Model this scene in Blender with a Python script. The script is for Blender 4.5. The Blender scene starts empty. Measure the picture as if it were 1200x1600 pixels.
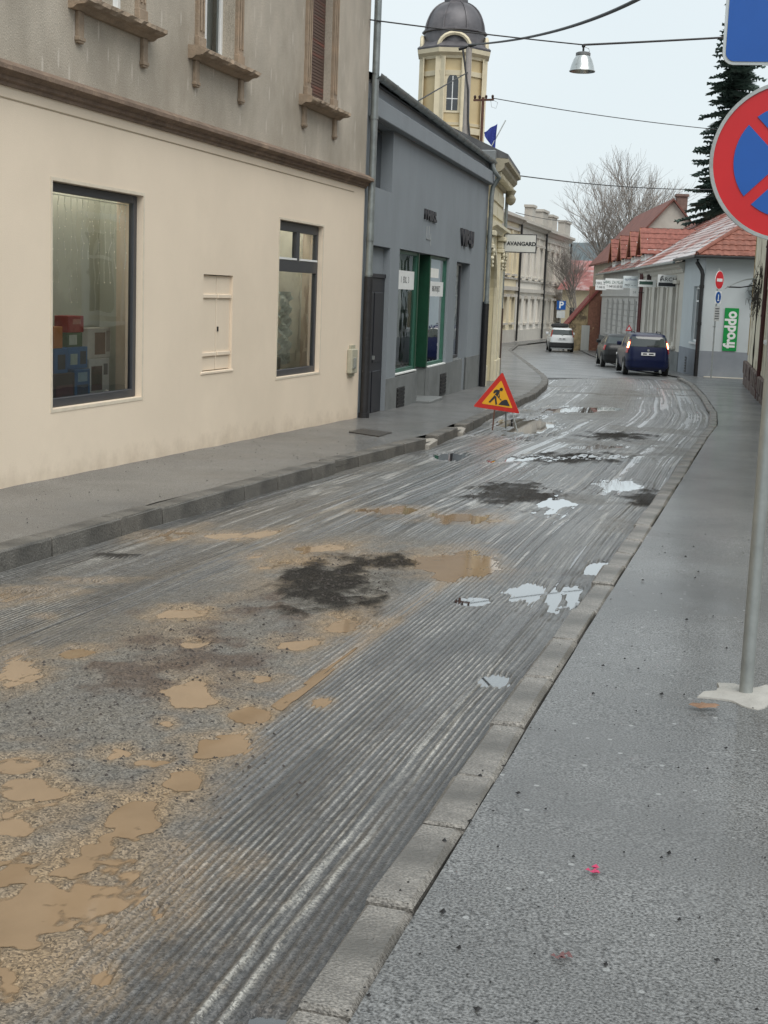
import bpy, bmesh, math, random
import numpy as np
from mathutils import Vector, Matrix

random.seed(7); rng = np.random.default_rng(11)
SC = bpy.context.scene; COL = SC.collection
R = math.radians

# ------------------------------------------------------------------ camera
F = 2171.0; ROLL = R(2.17)                      # focal length in photo pixels (1200 x 1600)
PITCH, YAW = R(8.984), R(15.449)
EYE = np.array([0, 0, 1.75])
FWD = np.array([-math.sin(YAW)*math.cos(PITCH), math.cos(YAW)*math.cos(PITCH), -math.sin(PITCH)])
_r0 = np.array([math.cos(YAW), math.sin(YAW), 0.0]); _u0 = np.cross(_r0, FWD)
RV = math.cos(ROLL)*_r0 + math.sin(ROLL)*_u0
UV = -math.sin(ROLL)*_r0 + math.cos(ROLL)*_u0
cd = bpy.data.cameras.new('camera'); cam = bpy.data.objects.new('camera', cd); COL.objects.link(cam)
cd.sensor_fit = 'VERTICAL'; cd.sensor_height = 36.0; cd.lens = 36.0*F/1600
cd.clip_start = 0.05; cd.clip_end = 6000
m = Matrix.Identity(4)
for i in range(3):
    m[i][0] = RV[i]; m[i][1] = UV[i]; m[i][2] = -FWD[i]; m[i][3] = EYE[i]
cam.matrix_world = m
SC.camera = cam

# ------------------------------------------------------------------ world, sun, exposure
SUN_EL, SUN_AZ = R(56), R(142)                  # azimuth clockwise from +Y
w = bpy.data.worlds.new('World'); SC.world = w; w.use_nodes = True
nt = w.node_tree; nt.nodes.clear()
out = nt.nodes.new('ShaderNodeOutputWorld')
sky = nt.nodes.new('ShaderNodeTexSky'); sky.sky_type = 'NISHITA'; sky.sun_disc = False
sky.sun_elevation = SUN_EL; sky.sun_rotation = SUN_AZ; sky.air_density = 1.0; sky.dust_density = 4.0
b1 = nt.nodes.new('ShaderNodeBackground'); b1.inputs[1].default_value = 0.10
nt.links.new(sky.outputs[0], b1.inputs[0])
b2 = nt.nodes.new('ShaderNodeBackground'); b2.inputs[1].default_value = 0.64   # the even cloud layer
b2.inputs[0].default_value = (0.75, 0.88, 0.93, 1)
tc = nt.nodes.new('ShaderNodeTexCoord'); ns = nt.nodes.new('ShaderNodeTexNoise')
ns.inputs['Scale'].default_value = 1.6; ns.inputs['Detail'].default_value = 3
cr = nt.nodes.new('ShaderNodeValToRGB'); cr.color_ramp.elements[0].position = .3; cr.color_ramp.elements[1].position = .75
cr.color_ramp.elements[0].color = (.70, .80, .84, 1); cr.color_ramp.elements[1].color = (.88, .94, .955, 1)
nt.links.new(tc.outputs['Generated'], ns.inputs['Vector']); nt.links.new(ns.outputs[0], cr.inputs[0])
nt.links.new(cr.outputs[0], b2.inputs[0])
mx = nt.nodes.new('ShaderNodeMixShader'); mx.inputs[0].default_value = 0.9
nt.links.new(b1.outputs[0], mx.inputs[1]); nt.links.new(b2.outputs[0], mx.inputs[2]); nt.links.new(mx.outputs[0], out.inputs[0])
sl = bpy.data.lights.new('sun', 'SUN'); sl.energy = 1.5; sl.angle = R(50); sl.color = (1, .97, .92)
sun = bpy.data.objects.new('sun', sl); COL.objects.link(sun)
sun.location = (8, -10, 30)
sdir = Vector((math.sin(SUN_AZ)*math.cos(SUN_EL), math.cos(SUN_AZ)*math.cos(SUN_EL), math.sin(SUN_EL)))
sun.rotation_euler = sdir.to_track_quat('Z', 'Y').to_euler()
SC.view_settings.view_transform = 'Standard'; SC.view_settings.look = 'None'
SC.view_settings.gamma = 1; SC.view_settings.use_curve_mapping = False
SC.view_settings.exposure = 0.74
SC.render.engine = 'CYCLES'

# ------------------------------------------------------------------ geometry helpers
S = 0.018                                        # the street falls away gently
def zg(y):
    y = np.asarray(y, float)
    return np.where(y < 88, -S*y, -S*88 - 0.008*(y-88))
def ZG(y): return float(zg(y))
def ray(x, y):
    d = FWD*F + RV*(x-600) + UV*(800-y); return d/np.linalg.norm(d)
def gpx(x, y, off=0.0):                          # photo pixel -> point on the street plane
    d = ray(x, y); n = np.array([0, S, 1.0]); t = (off-EYE@n)/(d@n); return EYE+t*d
def apx(x, y, dep):                              # photo pixel at a given depth
    d = ray(x, y); return EYE+d*dep/(d@FWD)

def rotz2(a):
    return math.cos(a), math.sin(a)
class MB:
    """collects simple shapes; build() links them as one mesh object"""
    def __init__(s): s.v = []; s.f = []
    def add(s, vs, fs):
        o = len(s.v); s.v += [tuple(map(float, p)) for p in vs]; s.f += [tuple(o+i for i in f) for f in fs]; return s
    def box(s, x0, x1, y0, y1, z0, z1):
        vs = [(x0,y0,z0),(x1,y0,z0),(x1,y1,z0),(x0,y1,z0),(x0,y0,z1),(x1,y0,z1),(x1,y1,z1),(x0,y1,z1)]
        return s.add(vs, [(0,3,2,1),(4,5,6,7),(0,1,5,4),(1,2,6,5),(2,3,7,6),(3,0,4,7)])
    def quad(s, *p): return s.add(p, [tuple(range(len(p)))])
    def prism(s, poly, a, b, axis='y'):
        """poly: 2D outline; axis y -> (x,z) outline, axis x -> (y,z), axis z -> (x,y)"""
        n = len(poly)
        def P(p, t):
            return {'y': (p[0], t, p[1]), 'x': (t, p[0], p[1]), 'z': (p[0], p[1], t)}[axis]
        vs = [P(p, a) for p in poly]+[P(p, b) for p in poly]
        fs = [tuple(range(n))[::-1], tuple(range(n, 2*n))]+[(i, (i+1) % n, n+(i+1) % n, n+i) for i in range(n)]
        return s.add(vs, fs)
    def tube(s, pts, r, n=8, r1=None):
        pts = [Vector(p) for p in pts]; k = len(pts); vs = []
        up = Vector((0, 0, 1))
        for i, p in enumerate(pts):
            d = (pts[min(i+1, k-1)]-pts[max(i-1, 0)]).normalized()
            a = d.cross(up); a = a.normalized() if a.length > 1e-3 else Vector((1, 0, 0))
            b = d.cross(a).normalized()
            rr = r if r1 is None else r+(r1-r)*i/(k-1)
            vs += [p+a*rr*math.cos(2*math.pi*j/n)+b*rr*math.sin(2*math.pi*j/n) for j in range(n)]
        fs = [(i*n+j, i*n+(j+1) % n, (i+1)*n+(j+1) % n, (i+1)*n+j) for i in range(k-1) for j in range(n)]
        fs += [tuple(range(n))[::-1], tuple((k-1)*n+j for j in range(n))]
        return s.add(vs, fs)
    def lathe(s, prof, n=16, c=(0, 0, 0), ph=0.0, cap=True):
        vs = [(c[0]+r*math.cos(ph+2*math.pi*j/n), c[1]+r*math.sin(ph+2*math.pi*j/n), c[2]+z) for r, z in prof for j in range(n)]
        k = len(prof)
        fs = [(i*n+j, i*n+(j+1) % n, (i+1)*n+(j+1) % n, (i+1)*n+j) for i in range(k-1) for j in range(n)]
        if cap: fs += [tuple(range(n))[::-1], tuple((k-1)*n+j for j in range(n))]
        return s.add(vs, fs)
    def disc(s, c, r, axis, th, n=24):
        ax = {'x': 0, 'y': 1, 'z': 2}[axis]; o = [i for i in range(3) if i != ax]; vs = []
        for t in (-th/2, th/2):
            for j in range(n):
                p = list(c); p[ax] += t; p[o[0]] += r*math.cos(2*math.pi*j/n); p[o[1]] += r*math.sin(2*math.pi*j/n); vs.append(p)
        return s.add(vs, [tuple(range(n)), tuple(range(n, 2*n))]+[(j, (j+1) % n, n+(j+1) % n, n+j) for j in range(n)])
    def ball(s, c, r, n=10, k=6, sz=1.0):
        return s.lathe([(max(.001, r*math.sin(math.pi*i/k)), -r*sz*math.cos(math.pi*i/k)) for i in range(k+1)], n, c)
    def build(s, name, mat, parent=None, bevel=0.0, smooth=False, kind=None, seg=1):
        me = bpy.data.meshes.new(name); me.from_pydata(s.v, [], s.f)
        bm = bmesh.new(); bm.from_mesh(me)
        bmesh.ops.recalc_face_normals(bm, faces=bm.faces)
        if bevel:
            bmesh.ops.bevel(bm, geom=[e for e in bm.edges if len(e.link_faces) == 2 and e.calc_face_angle(0) > .5], offset=bevel, segments=seg, affect='EDGES', clamp_overlap=True)
        bm.to_mesh(me); bm.free()
        if smooth:
            me.polygons.foreach_set('use_smooth', [True]*len(me.polygons))
            me.set_sharp_from_angle(angle=R(40))
        return link(name, me, mat, parent, kind)
def link(name, me, mat, parent=None, kind=None):
    if mat is not None and not me.materials: me.materials.append(mat)
    o = bpy.data.objects.new(name, me); COL.objects.link(o)
    if parent is not None: o.parent = parent
    if kind: o['kind'] = kind
    return o
def tag(o, label, cat, group=None):
    o['label'] = label; o['category'] = cat
    if group: o['group'] = group
    return o
def thing(name, label, cat, loc=(0, 0, 0), rz=0.0, group=None):
    o = bpy.data.objects.new(name, None); COL.objects.link(o); o.empty_display_size = .2
    o.location = loc; o.rotation_euler = (0, 0, rz); return tag(o, label, cat, group)
def part(name, mat, parent, *boxes, bevel=0.0):
    mb = MB()
    for b in boxes: mb.box(*b)
    return mb.build(name, mat, parent, bevel)
def shared(name, me, parent, loc, rot=(0, 0, 0), scale=(1, 1, 1)):
    o = bpy.data.objects.new(name, me); COL.objects.link(o); o.parent = parent
    o.location = loc; o.rotation_euler = rot; o.scale = scale; return o
def text(name, s, size, mat, parent, loc, rot, ext=.004, sx=1.0, align='CENTER', bold=0.0, space=1.0):
    cu = bpy.data.curves.new(name, 'FONT'); cu.body = s; cu.size = size; cu.extrude = ext
    cu.align_x = align; cu.align_y = 'CENTER'; cu.offset = bold; cu.resolution_u = 3; cu.space_character = space
    ob = bpy.data.objects.new(name, cu); COL.objects.link(ob)
    me = bpy.data.meshes.new_from_object(ob.evaluated_get(bpy.context.evaluated_depsgraph_get()))
    bpy.data.objects.remove(ob)
    o = link(name, me, None, parent); me.materials.clear(); me.materials.append(mat)
    o.location = loc; o.rotation_euler = rot; o.scale = (sx, 1, 1); return o
def wallmb(x0, x1, z0, z1, ops, th=.35, mb=None, y0=0.0):
    """a wall slab in local x/z with its face at y=y0 and rectangular openings (xa,xb,za,zb)"""
    mb = mb or MB()
    xs = sorted({x0, x1, *[o[0] for o in ops], *[o[1] for o in ops]}); zs = sorted({z0, z1, *[o[2] for o in ops], *[o[3] for o in ops]})
    xs = [x for x in xs if x0 <= x <= x1]; zs = [z for z in zs if z0 <= z <= z1]
    for a, b in zip(xs, xs[1:]):
        for c, d in zip(zs, zs[1:]):
            mxx, mz = (a+b)/2, (c+d)/2
            if any(o[0] < mxx < o[1] and o[2] < mz < o[3] for o in ops): continue
            mb.quad((a,y0,c),(b,y0,c),(b,y0,d),(a,y0,d)); mb.quad((a,y0+th,c),(a,y0+th,d),(b,y0+th,d),(b,y0+th,c))
    for a, b, c, d in ops:
        c = max(c, z0)
        mb.quad((a,y0,c),(a,y0+th,c),(a,y0+th,d),(a,y0,d)); mb.quad((b,y0,c),(b,y0,d),(b,y0+th,d),(b,y0+th,c))
        mb.quad((a,y0,d),(a,y0+th,d),(b,y0+th,d),(b,y0,d)); mb.quad((a,y0,c),(b,y0,c),(b,y0+th,c),(a,y0+th,c))
    mb.quad((x0,y0,z0),(x0,y0,z1),(x0,y0+th,z1),(x0,y0+th,z0)); mb.quad((x1,y0,z0),(x1,y0+th,z0),(x1,y0+th,z1),(x1,y0,z1))
    mb.quad((x0,y0,z1),(x1,y0,z1),(x1,y0+th,z1),(x0,y0+th,z1))
    return mb
def rawbuild(mb, name, mat, parent, kind=None):
    me = bpy.data.meshes.new(name); me.from_pydata(mb.v, [], mb.f); me.update()
    bm = bmesh.new(); bm.from_mesh(me); bmesh.ops.remove_doubles(bm, verts=bm.verts, dist=1e-4)
    bm.to_mesh(me); bm.free()
    return link(name, me, mat, parent, kind)

# ------------------------------------------------------------------ materials
MATS = {}
def mat(name, col, rough=.7, metal=0.0, var=.12, scale=6.0, bump=0.0, bscale=60.0, spec=.5, col2=None, thr=None, coat=0.0, stretch=(1, 1, 1), emit=0.0, alpha=None, detail=6, fine=0.0):
    """principled material with noise-driven colour variation; col2 + thr=(lo,hi) adds blotches of a second colour"""
    if name in MATS: return MATS[name]
    M = bpy.data.materials.new(name); M.use_nodes = True; t = M.node_tree; N = t.nodes; L = t.links
    b = N['Principled BSDF']; b.inputs['Roughness'].default_value = rough; b.inputs['Metallic'].default_value = metal
    b.inputs['Specular IOR Level'].default_value = spec; b.inputs['Coat Weight'].default_value = coat
    tc = N.new('ShaderNodeTexCoord'); mp = N.new('ShaderNodeMapping'); mp.inputs['Scale'].default_value = stretch
    L.new(tc.outputs['Object'], mp.inputs[0])
    n1 = N.new('ShaderNodeTexNoise'); n1.inputs['Scale'].default_value = scale; n1.inputs['Detail'].default_value = detail; n1.inputs['Roughness'].default_value = .6
    L.new(mp.outputs[0], n1.inputs['Vector'])
    r1 = N.new('ShaderNodeValToRGB'); e = r1.color_ramp.elements
    e[0].position = .25; e[1].position = .75
    e[0].color = (*[c*(1-var) for c in col], 1); e[1].color = (*[min(1, c*(1+var)) for c in col], 1)
    L.new(n1.outputs[0], r1.inputs[0]); last = r1.outputs[0]
    if fine:
        nf = N.new('ShaderNodeTexNoise'); nf.inputs['Scale'].default_value = 110; nf.inputs['Detail'].default_value = 3
        L.new(mp.outputs[0], nf.inputs['Vector'])
        rf = N.new('ShaderNodeValToRGB'); rf.color_ramp.elements[0].position = .3; rf.color_ramp.elements[1].position = .7
        rf.color_ramp.elements[0].color = (1-fine,)*3+(1,); rf.color_ramp.elements[1].color = (1+fine,)*3+(1,)
        L.new(nf.outputs[0], rf.inputs[0])
        mm = N.new('ShaderNodeMix'); mm.data_type = 'RGBA'; mm.blend_type = 'MULTIPLY'; mm.inputs[0].default_value = 1
        L.new(last, mm.inputs[6]); L.new(rf.outputs[0], mm.inputs[7]); last = mm.outputs[2]
    if col2 is not None:
        n2 = N.new('ShaderNodeTexNoise'); n2.inputs['Scale'].default_value = scale*.45; n2.inputs['Detail'].default_value = 8; n2.inputs['Roughness'].default_value = .65
        off = N.new('ShaderNodeVectorMath'); off.operation = 'ADD'; off.inputs[1].default_value = (17.3, 4.1, 9.7)
        L.new(mp.outputs[0], off.inputs[0]); L.new(off.outputs[0], n2.inputs['Vector'])
        r2 = N.new('ShaderNodeValToRGB'); r2.color_ramp.elements[0].position = thr[0]; r2.color_ramp.elements[1].position = thr[1]
        L.new(n2.outputs[0], r2.inputs[0])
        mx = N.new('ShaderNodeMix'); mx.data_type = 'RGBA'; L.new(r2.outputs[0], mx.inputs[0]); L.new(last, mx.inputs[6]); mx.inputs[7].default_value = (*col2, 1)
        last = mx.outputs[2]
    L.new(last, b.inputs['Base Color'])
    if bump:
        n3 = N.new('ShaderNodeTexNoise'); n3.inputs['Scale'].default_value = bscale; n3.inputs['Detail'].default_value = 5
        L.new(mp.outputs[0], n3.inputs['Vector'])
        bp = N.new('ShaderNodeBump'); bp.inputs['Strength'].default_value = bump; bp.inputs['Distance'].default_value = .02
        L.new(n3.outputs[0], bp.inputs['Height']); L.new(bp.outputs[0], b.inputs['Normal'])
    if emit:
        b.inputs['Emission Color'].default_value = (*col, 1); b.inputs['Emission Strength'].default_value = emit
    b.inputs['Coat Roughness'].default_value = .16
    MATS[name] = M; return M
def glassmat(name, tint=(.8, .85, .84), rough=.01, refl=1.0, ior=1.5):
    if name in MATS: return MATS[name]
    M = bpy.data.materials.new(name); M.use_nodes = True; t = M.node_tree; t.nodes.clear()
    o = t.nodes.new('ShaderNodeOutputMaterial'); tr = t.nodes.new('ShaderNodeBsdfTransparent'); gl = t.nodes.new('ShaderNodeBsdfGlossy')
    tr.inputs[0].default_value = (*tint, 1); gl.inputs['Roughness'].default_value = rough; gl.inputs[0].default_value = (refl, refl, refl, 1)
    fr = t.nodes.new('ShaderNodeFresnel'); fr.inputs[0].default_value = ior
    tc = t.nodes.new('ShaderNodeTexCoord'); nz = t.nodes.new('ShaderNodeTexNoise'); nz.inputs['Scale'].default_value = 1.3
    bp = t.nodes.new('ShaderNodeBump'); bp.inputs['Strength'].default_value = .06; bp.inputs['Distance'].default_value = .05
    t.links.new(tc.outputs['Object'], nz.inputs['Vector']); t.links.new(nz.outputs[0], bp.inputs['Height']); t.links.new(bp.outputs[0], gl.inputs['Normal'])
    mx = t.nodes.new('ShaderNodeMixShader'); t.links.new(fr.outputs[0], mx.inputs[0]); t.links.new(tr.outputs[0], mx.inputs[1]); t.links.new(gl.outputs[0], mx.inputs[2])
    t.links.new(mx.outputs[0], o.inputs[0]); MATS[name] = M; return M

M_GLASS = glassmat('shop_glass', (.95, .97, .96), ior=1.85)
M_CLEAR = glassmat('clear_glass', (.85, .9, .9))
M_DARKGLASS = mat('dark_glass', (.03, .035, .04), .06, var=.3, scale=1.5, spec=.8)
M_ZINC = mat('zinc', (.27, .30, .30), .45, .6, .25, 5, col2=(.16, .17, .17), thr=(.5, .75))
M_STEEL = mat('galvanised', (.38, .40, .39), .42, .7, .18, 9, bump=.05, bscale=40)
M_BLACK = mat('black_iron', (.016, .016, .017), .45, 0, .3, 9, bump=.15, bscale=30)
M_WHITE = mat('white_paint', (.75, .76, .75), .55, 0, .06, 4)
M_DARK = mat('dark_void', (.012, .012, .013), .9, var=.3)
M_CABLE = mat('cable', (.03, .03, .032), .6)
M_RUBBER = mat('rubber', (.02, .02, .02), .8)
# ================================================================== street
def vhash(ix, iy, seed):
    h = (ix.astype(np.int64)*374761393+iy.astype(np.int64)*668265263+seed*1442695041) & 0x7fffffff
    h = ((h ^ (h >> 13))*1274126177) & 0x7fffffff
    return ((h ^ (h >> 16)) & 0xffff)/65535.0
def vn(x, y, seed=0):
    xi = np.floor(x); yi = np.floor(y); fx = x-xi; fy = y-yi
    fx = fx*fx*(3-2*fx); fy = fy*fy*(3-2*fy); xi = xi.astype(np.int64); yi = yi.astype(np.int64)
    a = vhash(xi, yi, seed); b = vhash(xi+1, yi, seed); c = vhash(xi, yi+1, seed); d = vhash(xi+1, yi+1, seed)
    return (a+(b-a)*fx)*(1-fy)+(c+(d-c)*fx)*fy
def fbm(x, y, seed=0, o=4):
    s = 0; a = 1; t = 0
    for k in range(o):
        s = s+a*vn(x*2**k, y*2**k, seed+k*17); t += a; a *= .5
    return s/t
def ss(a, b, x):
    t = np.clip((x-a)/(b-a), 0, 1); return t*t*(3-2*t)

XLy = [-10, 0, 8.3, 10, 14.4, 18.6, 20.2, 23.5, 29, 34.8, 40.4, 43.5, 46.5, 57, 86, 100, 140]
XLx = [-5.1, -5.08, -5.03, -5.0, -4.93, -4.8, -4.74, -4.92, -5.3, -5.7, -6.34, -6.8, -7.35, -9.6, -15.9, -18.0, -18.6]
XRy = [-10, 0, 3, 8, 16, 23.5, 27, 31, 39.5, 47, 51, 53.5]
XRx = [-1.05, -1.07, -1.09, -1.13, -1.15, -1.18, -1.16, -1.34, -2.03, -2.75, -3.3, -3.7]
def XL(y): return np.interp(y, XLy, XLx)
def XR(y): return np.interp(y, XRy, XRx)
WLy = [-10, 22.75, 36.6, 42.4, 58, 100, 140]; WLx = [-6.82, -6.82, -7.6, -8.3, -12.6, -20.0, -20.45]
def WL(y): return np.interp(y, WLy, WLx)
def RH(y): return np.interp(y, [-10, 4, 36.35, 49.2], [2.5, 1.68, -.2, -.95])

# milled carriageway -------------------------------------------------
NU = 760
Yk = np.concatenate([np.linspace(-8, 1.4, 24), np.geomspace(1.5, 47, 680)])
U, YK = np.meshgrid(np.linspace(0, 1, NU), Yk)
Y = YK+6.0*U*ss(28, 47, YK)
xl, xr = XL(Y)-.06, XR(Y)+.05
X = xl+(xr-xl)*U
Q = (xr-X)+.015*np.sin(Y*.9)+.03*(vn(Y*.25, Y*0+3.3, 5)-.5)         # metres from the right edge
W_ = xr-xl
# milling grooves run along the street
ridge = lambda f, s, fy: vn(Q*f, Y*fy, s)
ph = Q/.031+1.1*vn(Q*5, Y*.16, 1)+.9*vn(Q*2, Y*.5, 4)                # one groove per milling tooth
gc = .5+.5*np.cos(2*math.pi*ph)
crisp = gc**1.6
g = .58*crisp*(.55+.75*vn(Q*14, Y*1.6, 2))+.24*ridge(40, 5, .5)+.16*ridge(9, 3, .12)
g = np.clip((g/.80-.45)*1.25+.5, 0, 1)*(.8+.4*vn(Q*5, Y*.3, 6))
gf = .40*ridge(30, 1, .2)+.34*ridge(17, 7, .3)+.34*ridge(8, 8, .10)
gf = np.clip((gf/1.08-.5)*1.9+.5, 0, 1)
kf = .85*ss(6.5, 13, Y)+(.28+.45*ss(.45, .65, fbm(Q*2.2, Y*.5, 12, 3)))*(1-ss(6.5, 13, Y))
g = np.clip(g*(1-kf)+gf*kf, 0, 1)
wob = fbm(Q*6, Y*1.2, 31, 3)
qb = np.interp(Y, [3, 4, 5.5, 6.7, 8.2], [.60, .74, 1.0, 1.08, 1.15])
rub_c = ss(-.10, .22, Q-qb+.30*(fbm(Q*2, Y*.9, 9)-.5))*(1-ss(2.15, 2.75, Q+.7*(fbm(Q*1.7, Y*.8, 8)-.5)))
rub = rub_c*(1-ss(9.5, 11.8, Y+1.5*(fbm(Q*2, Y, 77)-.5)))
far_r = ss(24, 30, Y)*ss(.55, .95, Q/W_*1.9)*(1-ss(2.6, 3.3, Q))*.8
rub = np.clip(rub+far_r+ss(.62, .72, fbm(X*.8, Y*.55, 40, 4))*.6*ss(9, 14, Y), 0, 1)
lump = fbm(X*13, Y*13, 21, 4); fine = vn(X*38, Y*38, 33)*.6+vn(X*80, Y*80, 34)*.4
hrel = (1-rub)*((g-.5)*(.0085+.010*ss(6.5, 13, Y))+(wob-.5)*.004)+rub*((lump-.5)*.024+(fine-.5)*.010)
hrel = hrel+(fine-.5)*.0035*(1-rub)+(fbm(X*.9, Y*.5, 50, 3)-.5)*.026
# raised seams left between the passes of the milling drum
for q0, dq, hh in ((.27, .014, .007), (.20, .012, .006), (.42, .012, .003), (.66, .014, .003), (2.9, .02, .003), (3.3, .02, .003)):
    hrel += hh*np.exp(-((Q-q0-.05*(vn(Y*.7, Y*0+q0*9, 61)-.5))/dq)**2)*(.4+.9*vn(Y*3.1, Y*0+q0, 62))*(1-.7*rub)
rut = np.exp(-((Q-(.235+.012*np.sin(Y*2.2)))/.020)**2)*ss(2, 3, Y)*(1-ss(6.6, 7.4, Y)); hrel -= .008*rut
rutm = np.exp(-((Q-(1.04+.06*(vn(Y*.8, Y*0+.5, 63)-.5)))/.05)**2)*(1-ss(9, 10.5, Y)); hrel -= .008*rutm

ROADOFF = -.085
def ell(cx, cy, rx, ry):
    c = gpx(cx, cy, ROADOFF)[:2]; a = gpx(cx+rx, cy, ROADOFF)[:2]-c; b = gpx(cx, cy-ry, ROADOFF)[:2]-c
    D = a[0]*b[1]-a[1]*b[0]; dx = X-c[0]; dy = Y-c[1]
    return np.sqrt(((dx*b[1]-dy*b[0])/D)**2+((a[0]*dy-a[1]*dx)/D)**2)
def noisy(cx, s=1.0): return 2.5*(fbm(X*3.8*s+cx, Y*2.4*s, int(cx) % 97, 5)-.5)+.5*(vn(X*17, Y*17, 5)-.5)+.5*(1-rub)*(g-.5)
clrY = Y.copy(); clrQ = Q.copy(); mudE = np.full(X.shape, 9.0); clrE = np.full(X.shape, 9.0); blkE = np.full(X.shape, 9.0); brnE = np.full(X.shape, 9.0)
for p in [(150,1340,60,30),(70,1240,60,14),(380,1120,26,9),(240,1195,30,8),(140,1450,60,26),(70,1405,185,88),(20,1290,95,36),(50,1470,70,40),(212,1288,38,24),(285,1226,44,20),(330,1172,50,18),(25,1200,58,16),(30,1043,46,24),(110,1026,34,9),
          (302,1092,34,15),(402,1066,34,11),(288,962,50,9),(300,1010,20,8),(335,832,84,9),(140,907,52,5),(70,965,20,6),(245,1432,26,14),(165,1530,34,26),(20,930,60,14),(8,1560,26,30),
          (700,882,66,20),(715,811,52,9),(620,800,50,6),(440,880,44,10),(500,1100,16,9),(545,975,40,14),(195,1185,32,10),(500,860,60,8),(455,1010,40,8),(262,1135,20,8)]:
    mudE = np.minimum(mudE, ell(*p)+noisy(p[0]))
for p in [(826,926,30,18),(868,930,16,20),(893,934,18,18),(775,1062,34,11),(826,664,46,10),(866,786,30,15),(700,712,30,5),(880,718,100,4),(610,1450,20,10),
          (420,1590,46,16),(935,886,26,9),(740,940,28,7),(960,760,40,8),(905,640,60,4),(930,700,40,4)]:
    e_ = ell(*p)+.6*noisy(p[0]+.5); cc = gpx(p[0], p[1], ROADOFF); nearer = e_ < clrE
    clrE = np.where(nearer, e_, clrE); clrY = np.where(nearer, cc[1], clrY); clrQ = np.where(nearer, np.interp(cc[1], XRy, XRx)+.05-cc[0], clrQ)
for p in [(525,915,92,40),(600,880,50,14),(800,774,78,18),(775,765,40,8),(895,718,84,9),(965,683,62,7),(180,865,40,6),(1010,780,40,14)]:
    blkE = np.minimum(blkE, ell(*p)+.6*noisy(p[0]+.2, 1.6))
for p in [(330,1010,105,44),(240,1050,80,30),(390,960,60,20)]:
    brnE = np.minimum(brnE, ell(*p)+noisy(p[0]+.7))
blk = 1-ss(.45, 1.15, blkE); brn = (1-ss(.5, 1.3, brnE))*ss(.3, .62, fbm(X*5, Y*5, 92, 4))
mudw = 1-ss(.55, 1.0, mudE); clrw = 1-ss(.6, 1.05, clrE)
hrel = hrel*(1-.15*mudw)*(1-.3*clrw)-.017*mudw-.018*clrw
hrel += blk*(.008+(fbm(X*14, Y*14, 90, 3)-.4)*.034)+brn*(fbm(X*11, Y*11, 91, 3)-.45)*.035
MUDLEV, CLRLEV = -.0085, -.0105
for E_, lev in ((mudE, MUDLEV), (clrE, CLRLEV)):                        # a rim holds each puddle in
    lift = ss(.85, 1.1, E_)*(1-ss(1.45, 2.2, E_)); hrel = hrel+lift*np.maximum(0, lev+.003-hrel)
base = ROADOFF-.035*ss(.55, 1.0, Q/W_)+.02*np.sin(np.clip(Q/W_, 0, 1)*math.pi)
edge = np.minimum(Q-.05, W_-Q)
basef = lambda q, w: ROADOFF-.035*ss(.55, 1.0, q/w)+.02*np.sin(np.clip(q/w, 0, 1)*math.pi)
level = zg(clrY)+basef(clrQ, W_.mean())                               # standing water lies level
kl = 1-ss(1.15, 1.8, clrE)
ground_z = (zg(Y)+base)*(1-kl)+level*kl
Z = ground_z+hrel
# colour: dry aggregate, mud film, loose asphalt, brown debris
def lerp3(c, k, w): return c*(1-w[..., None])+np.array(k)*w[..., None]
tone = .72+.6*fbm(X*1.3, Y*.7, 70, 4)
c = np.ones(X.shape+(3,))*np.array([.078, .078, .079])*tone[..., None]
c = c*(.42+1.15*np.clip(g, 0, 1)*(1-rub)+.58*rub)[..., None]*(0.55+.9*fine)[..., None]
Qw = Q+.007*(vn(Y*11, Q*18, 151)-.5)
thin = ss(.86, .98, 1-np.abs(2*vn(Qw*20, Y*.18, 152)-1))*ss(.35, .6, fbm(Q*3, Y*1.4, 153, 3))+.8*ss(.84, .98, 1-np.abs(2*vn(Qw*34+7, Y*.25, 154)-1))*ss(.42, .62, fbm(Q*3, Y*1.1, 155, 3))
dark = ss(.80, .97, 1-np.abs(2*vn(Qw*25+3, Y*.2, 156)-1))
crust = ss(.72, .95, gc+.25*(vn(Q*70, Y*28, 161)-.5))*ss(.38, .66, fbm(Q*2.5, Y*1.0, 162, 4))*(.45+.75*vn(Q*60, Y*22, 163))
farl = ss(7, 12, Y)
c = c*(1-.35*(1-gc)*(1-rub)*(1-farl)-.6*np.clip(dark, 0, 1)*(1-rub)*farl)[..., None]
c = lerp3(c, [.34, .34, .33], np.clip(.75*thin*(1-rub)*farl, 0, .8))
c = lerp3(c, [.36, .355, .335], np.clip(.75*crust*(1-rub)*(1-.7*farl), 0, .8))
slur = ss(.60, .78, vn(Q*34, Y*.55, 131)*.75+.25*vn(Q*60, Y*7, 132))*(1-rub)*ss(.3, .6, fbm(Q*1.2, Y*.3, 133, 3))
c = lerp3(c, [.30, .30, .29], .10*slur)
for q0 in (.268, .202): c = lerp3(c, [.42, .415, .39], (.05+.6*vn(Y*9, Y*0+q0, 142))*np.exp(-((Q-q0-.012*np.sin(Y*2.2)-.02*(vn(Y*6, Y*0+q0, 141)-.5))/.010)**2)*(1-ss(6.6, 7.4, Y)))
c = lerp3(c, [.165, .152, .130], rub*.55*(.5+fbm(X*4, Y*4, 71)))
c = lerp3(c, [.23, .165, .10], np.clip((1-ss(.8, 2.1, mudE))*.5+.35*rub*ss(.45, .7, fbm(X*2.2, Y*2.2, 72))*(1-ss(10, 13, Y))+.6*rutm, 0, .8))
c = lerp3(c, [.075, .054, .042], brn*.85)
c = lerp3(c, [.022, .020, .018], np.clip(blk*1.05, 0, .95))
c = c*(1-.45*np.exp(-(Q/.10)**2))[..., None]                            # damp gutter line
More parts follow.
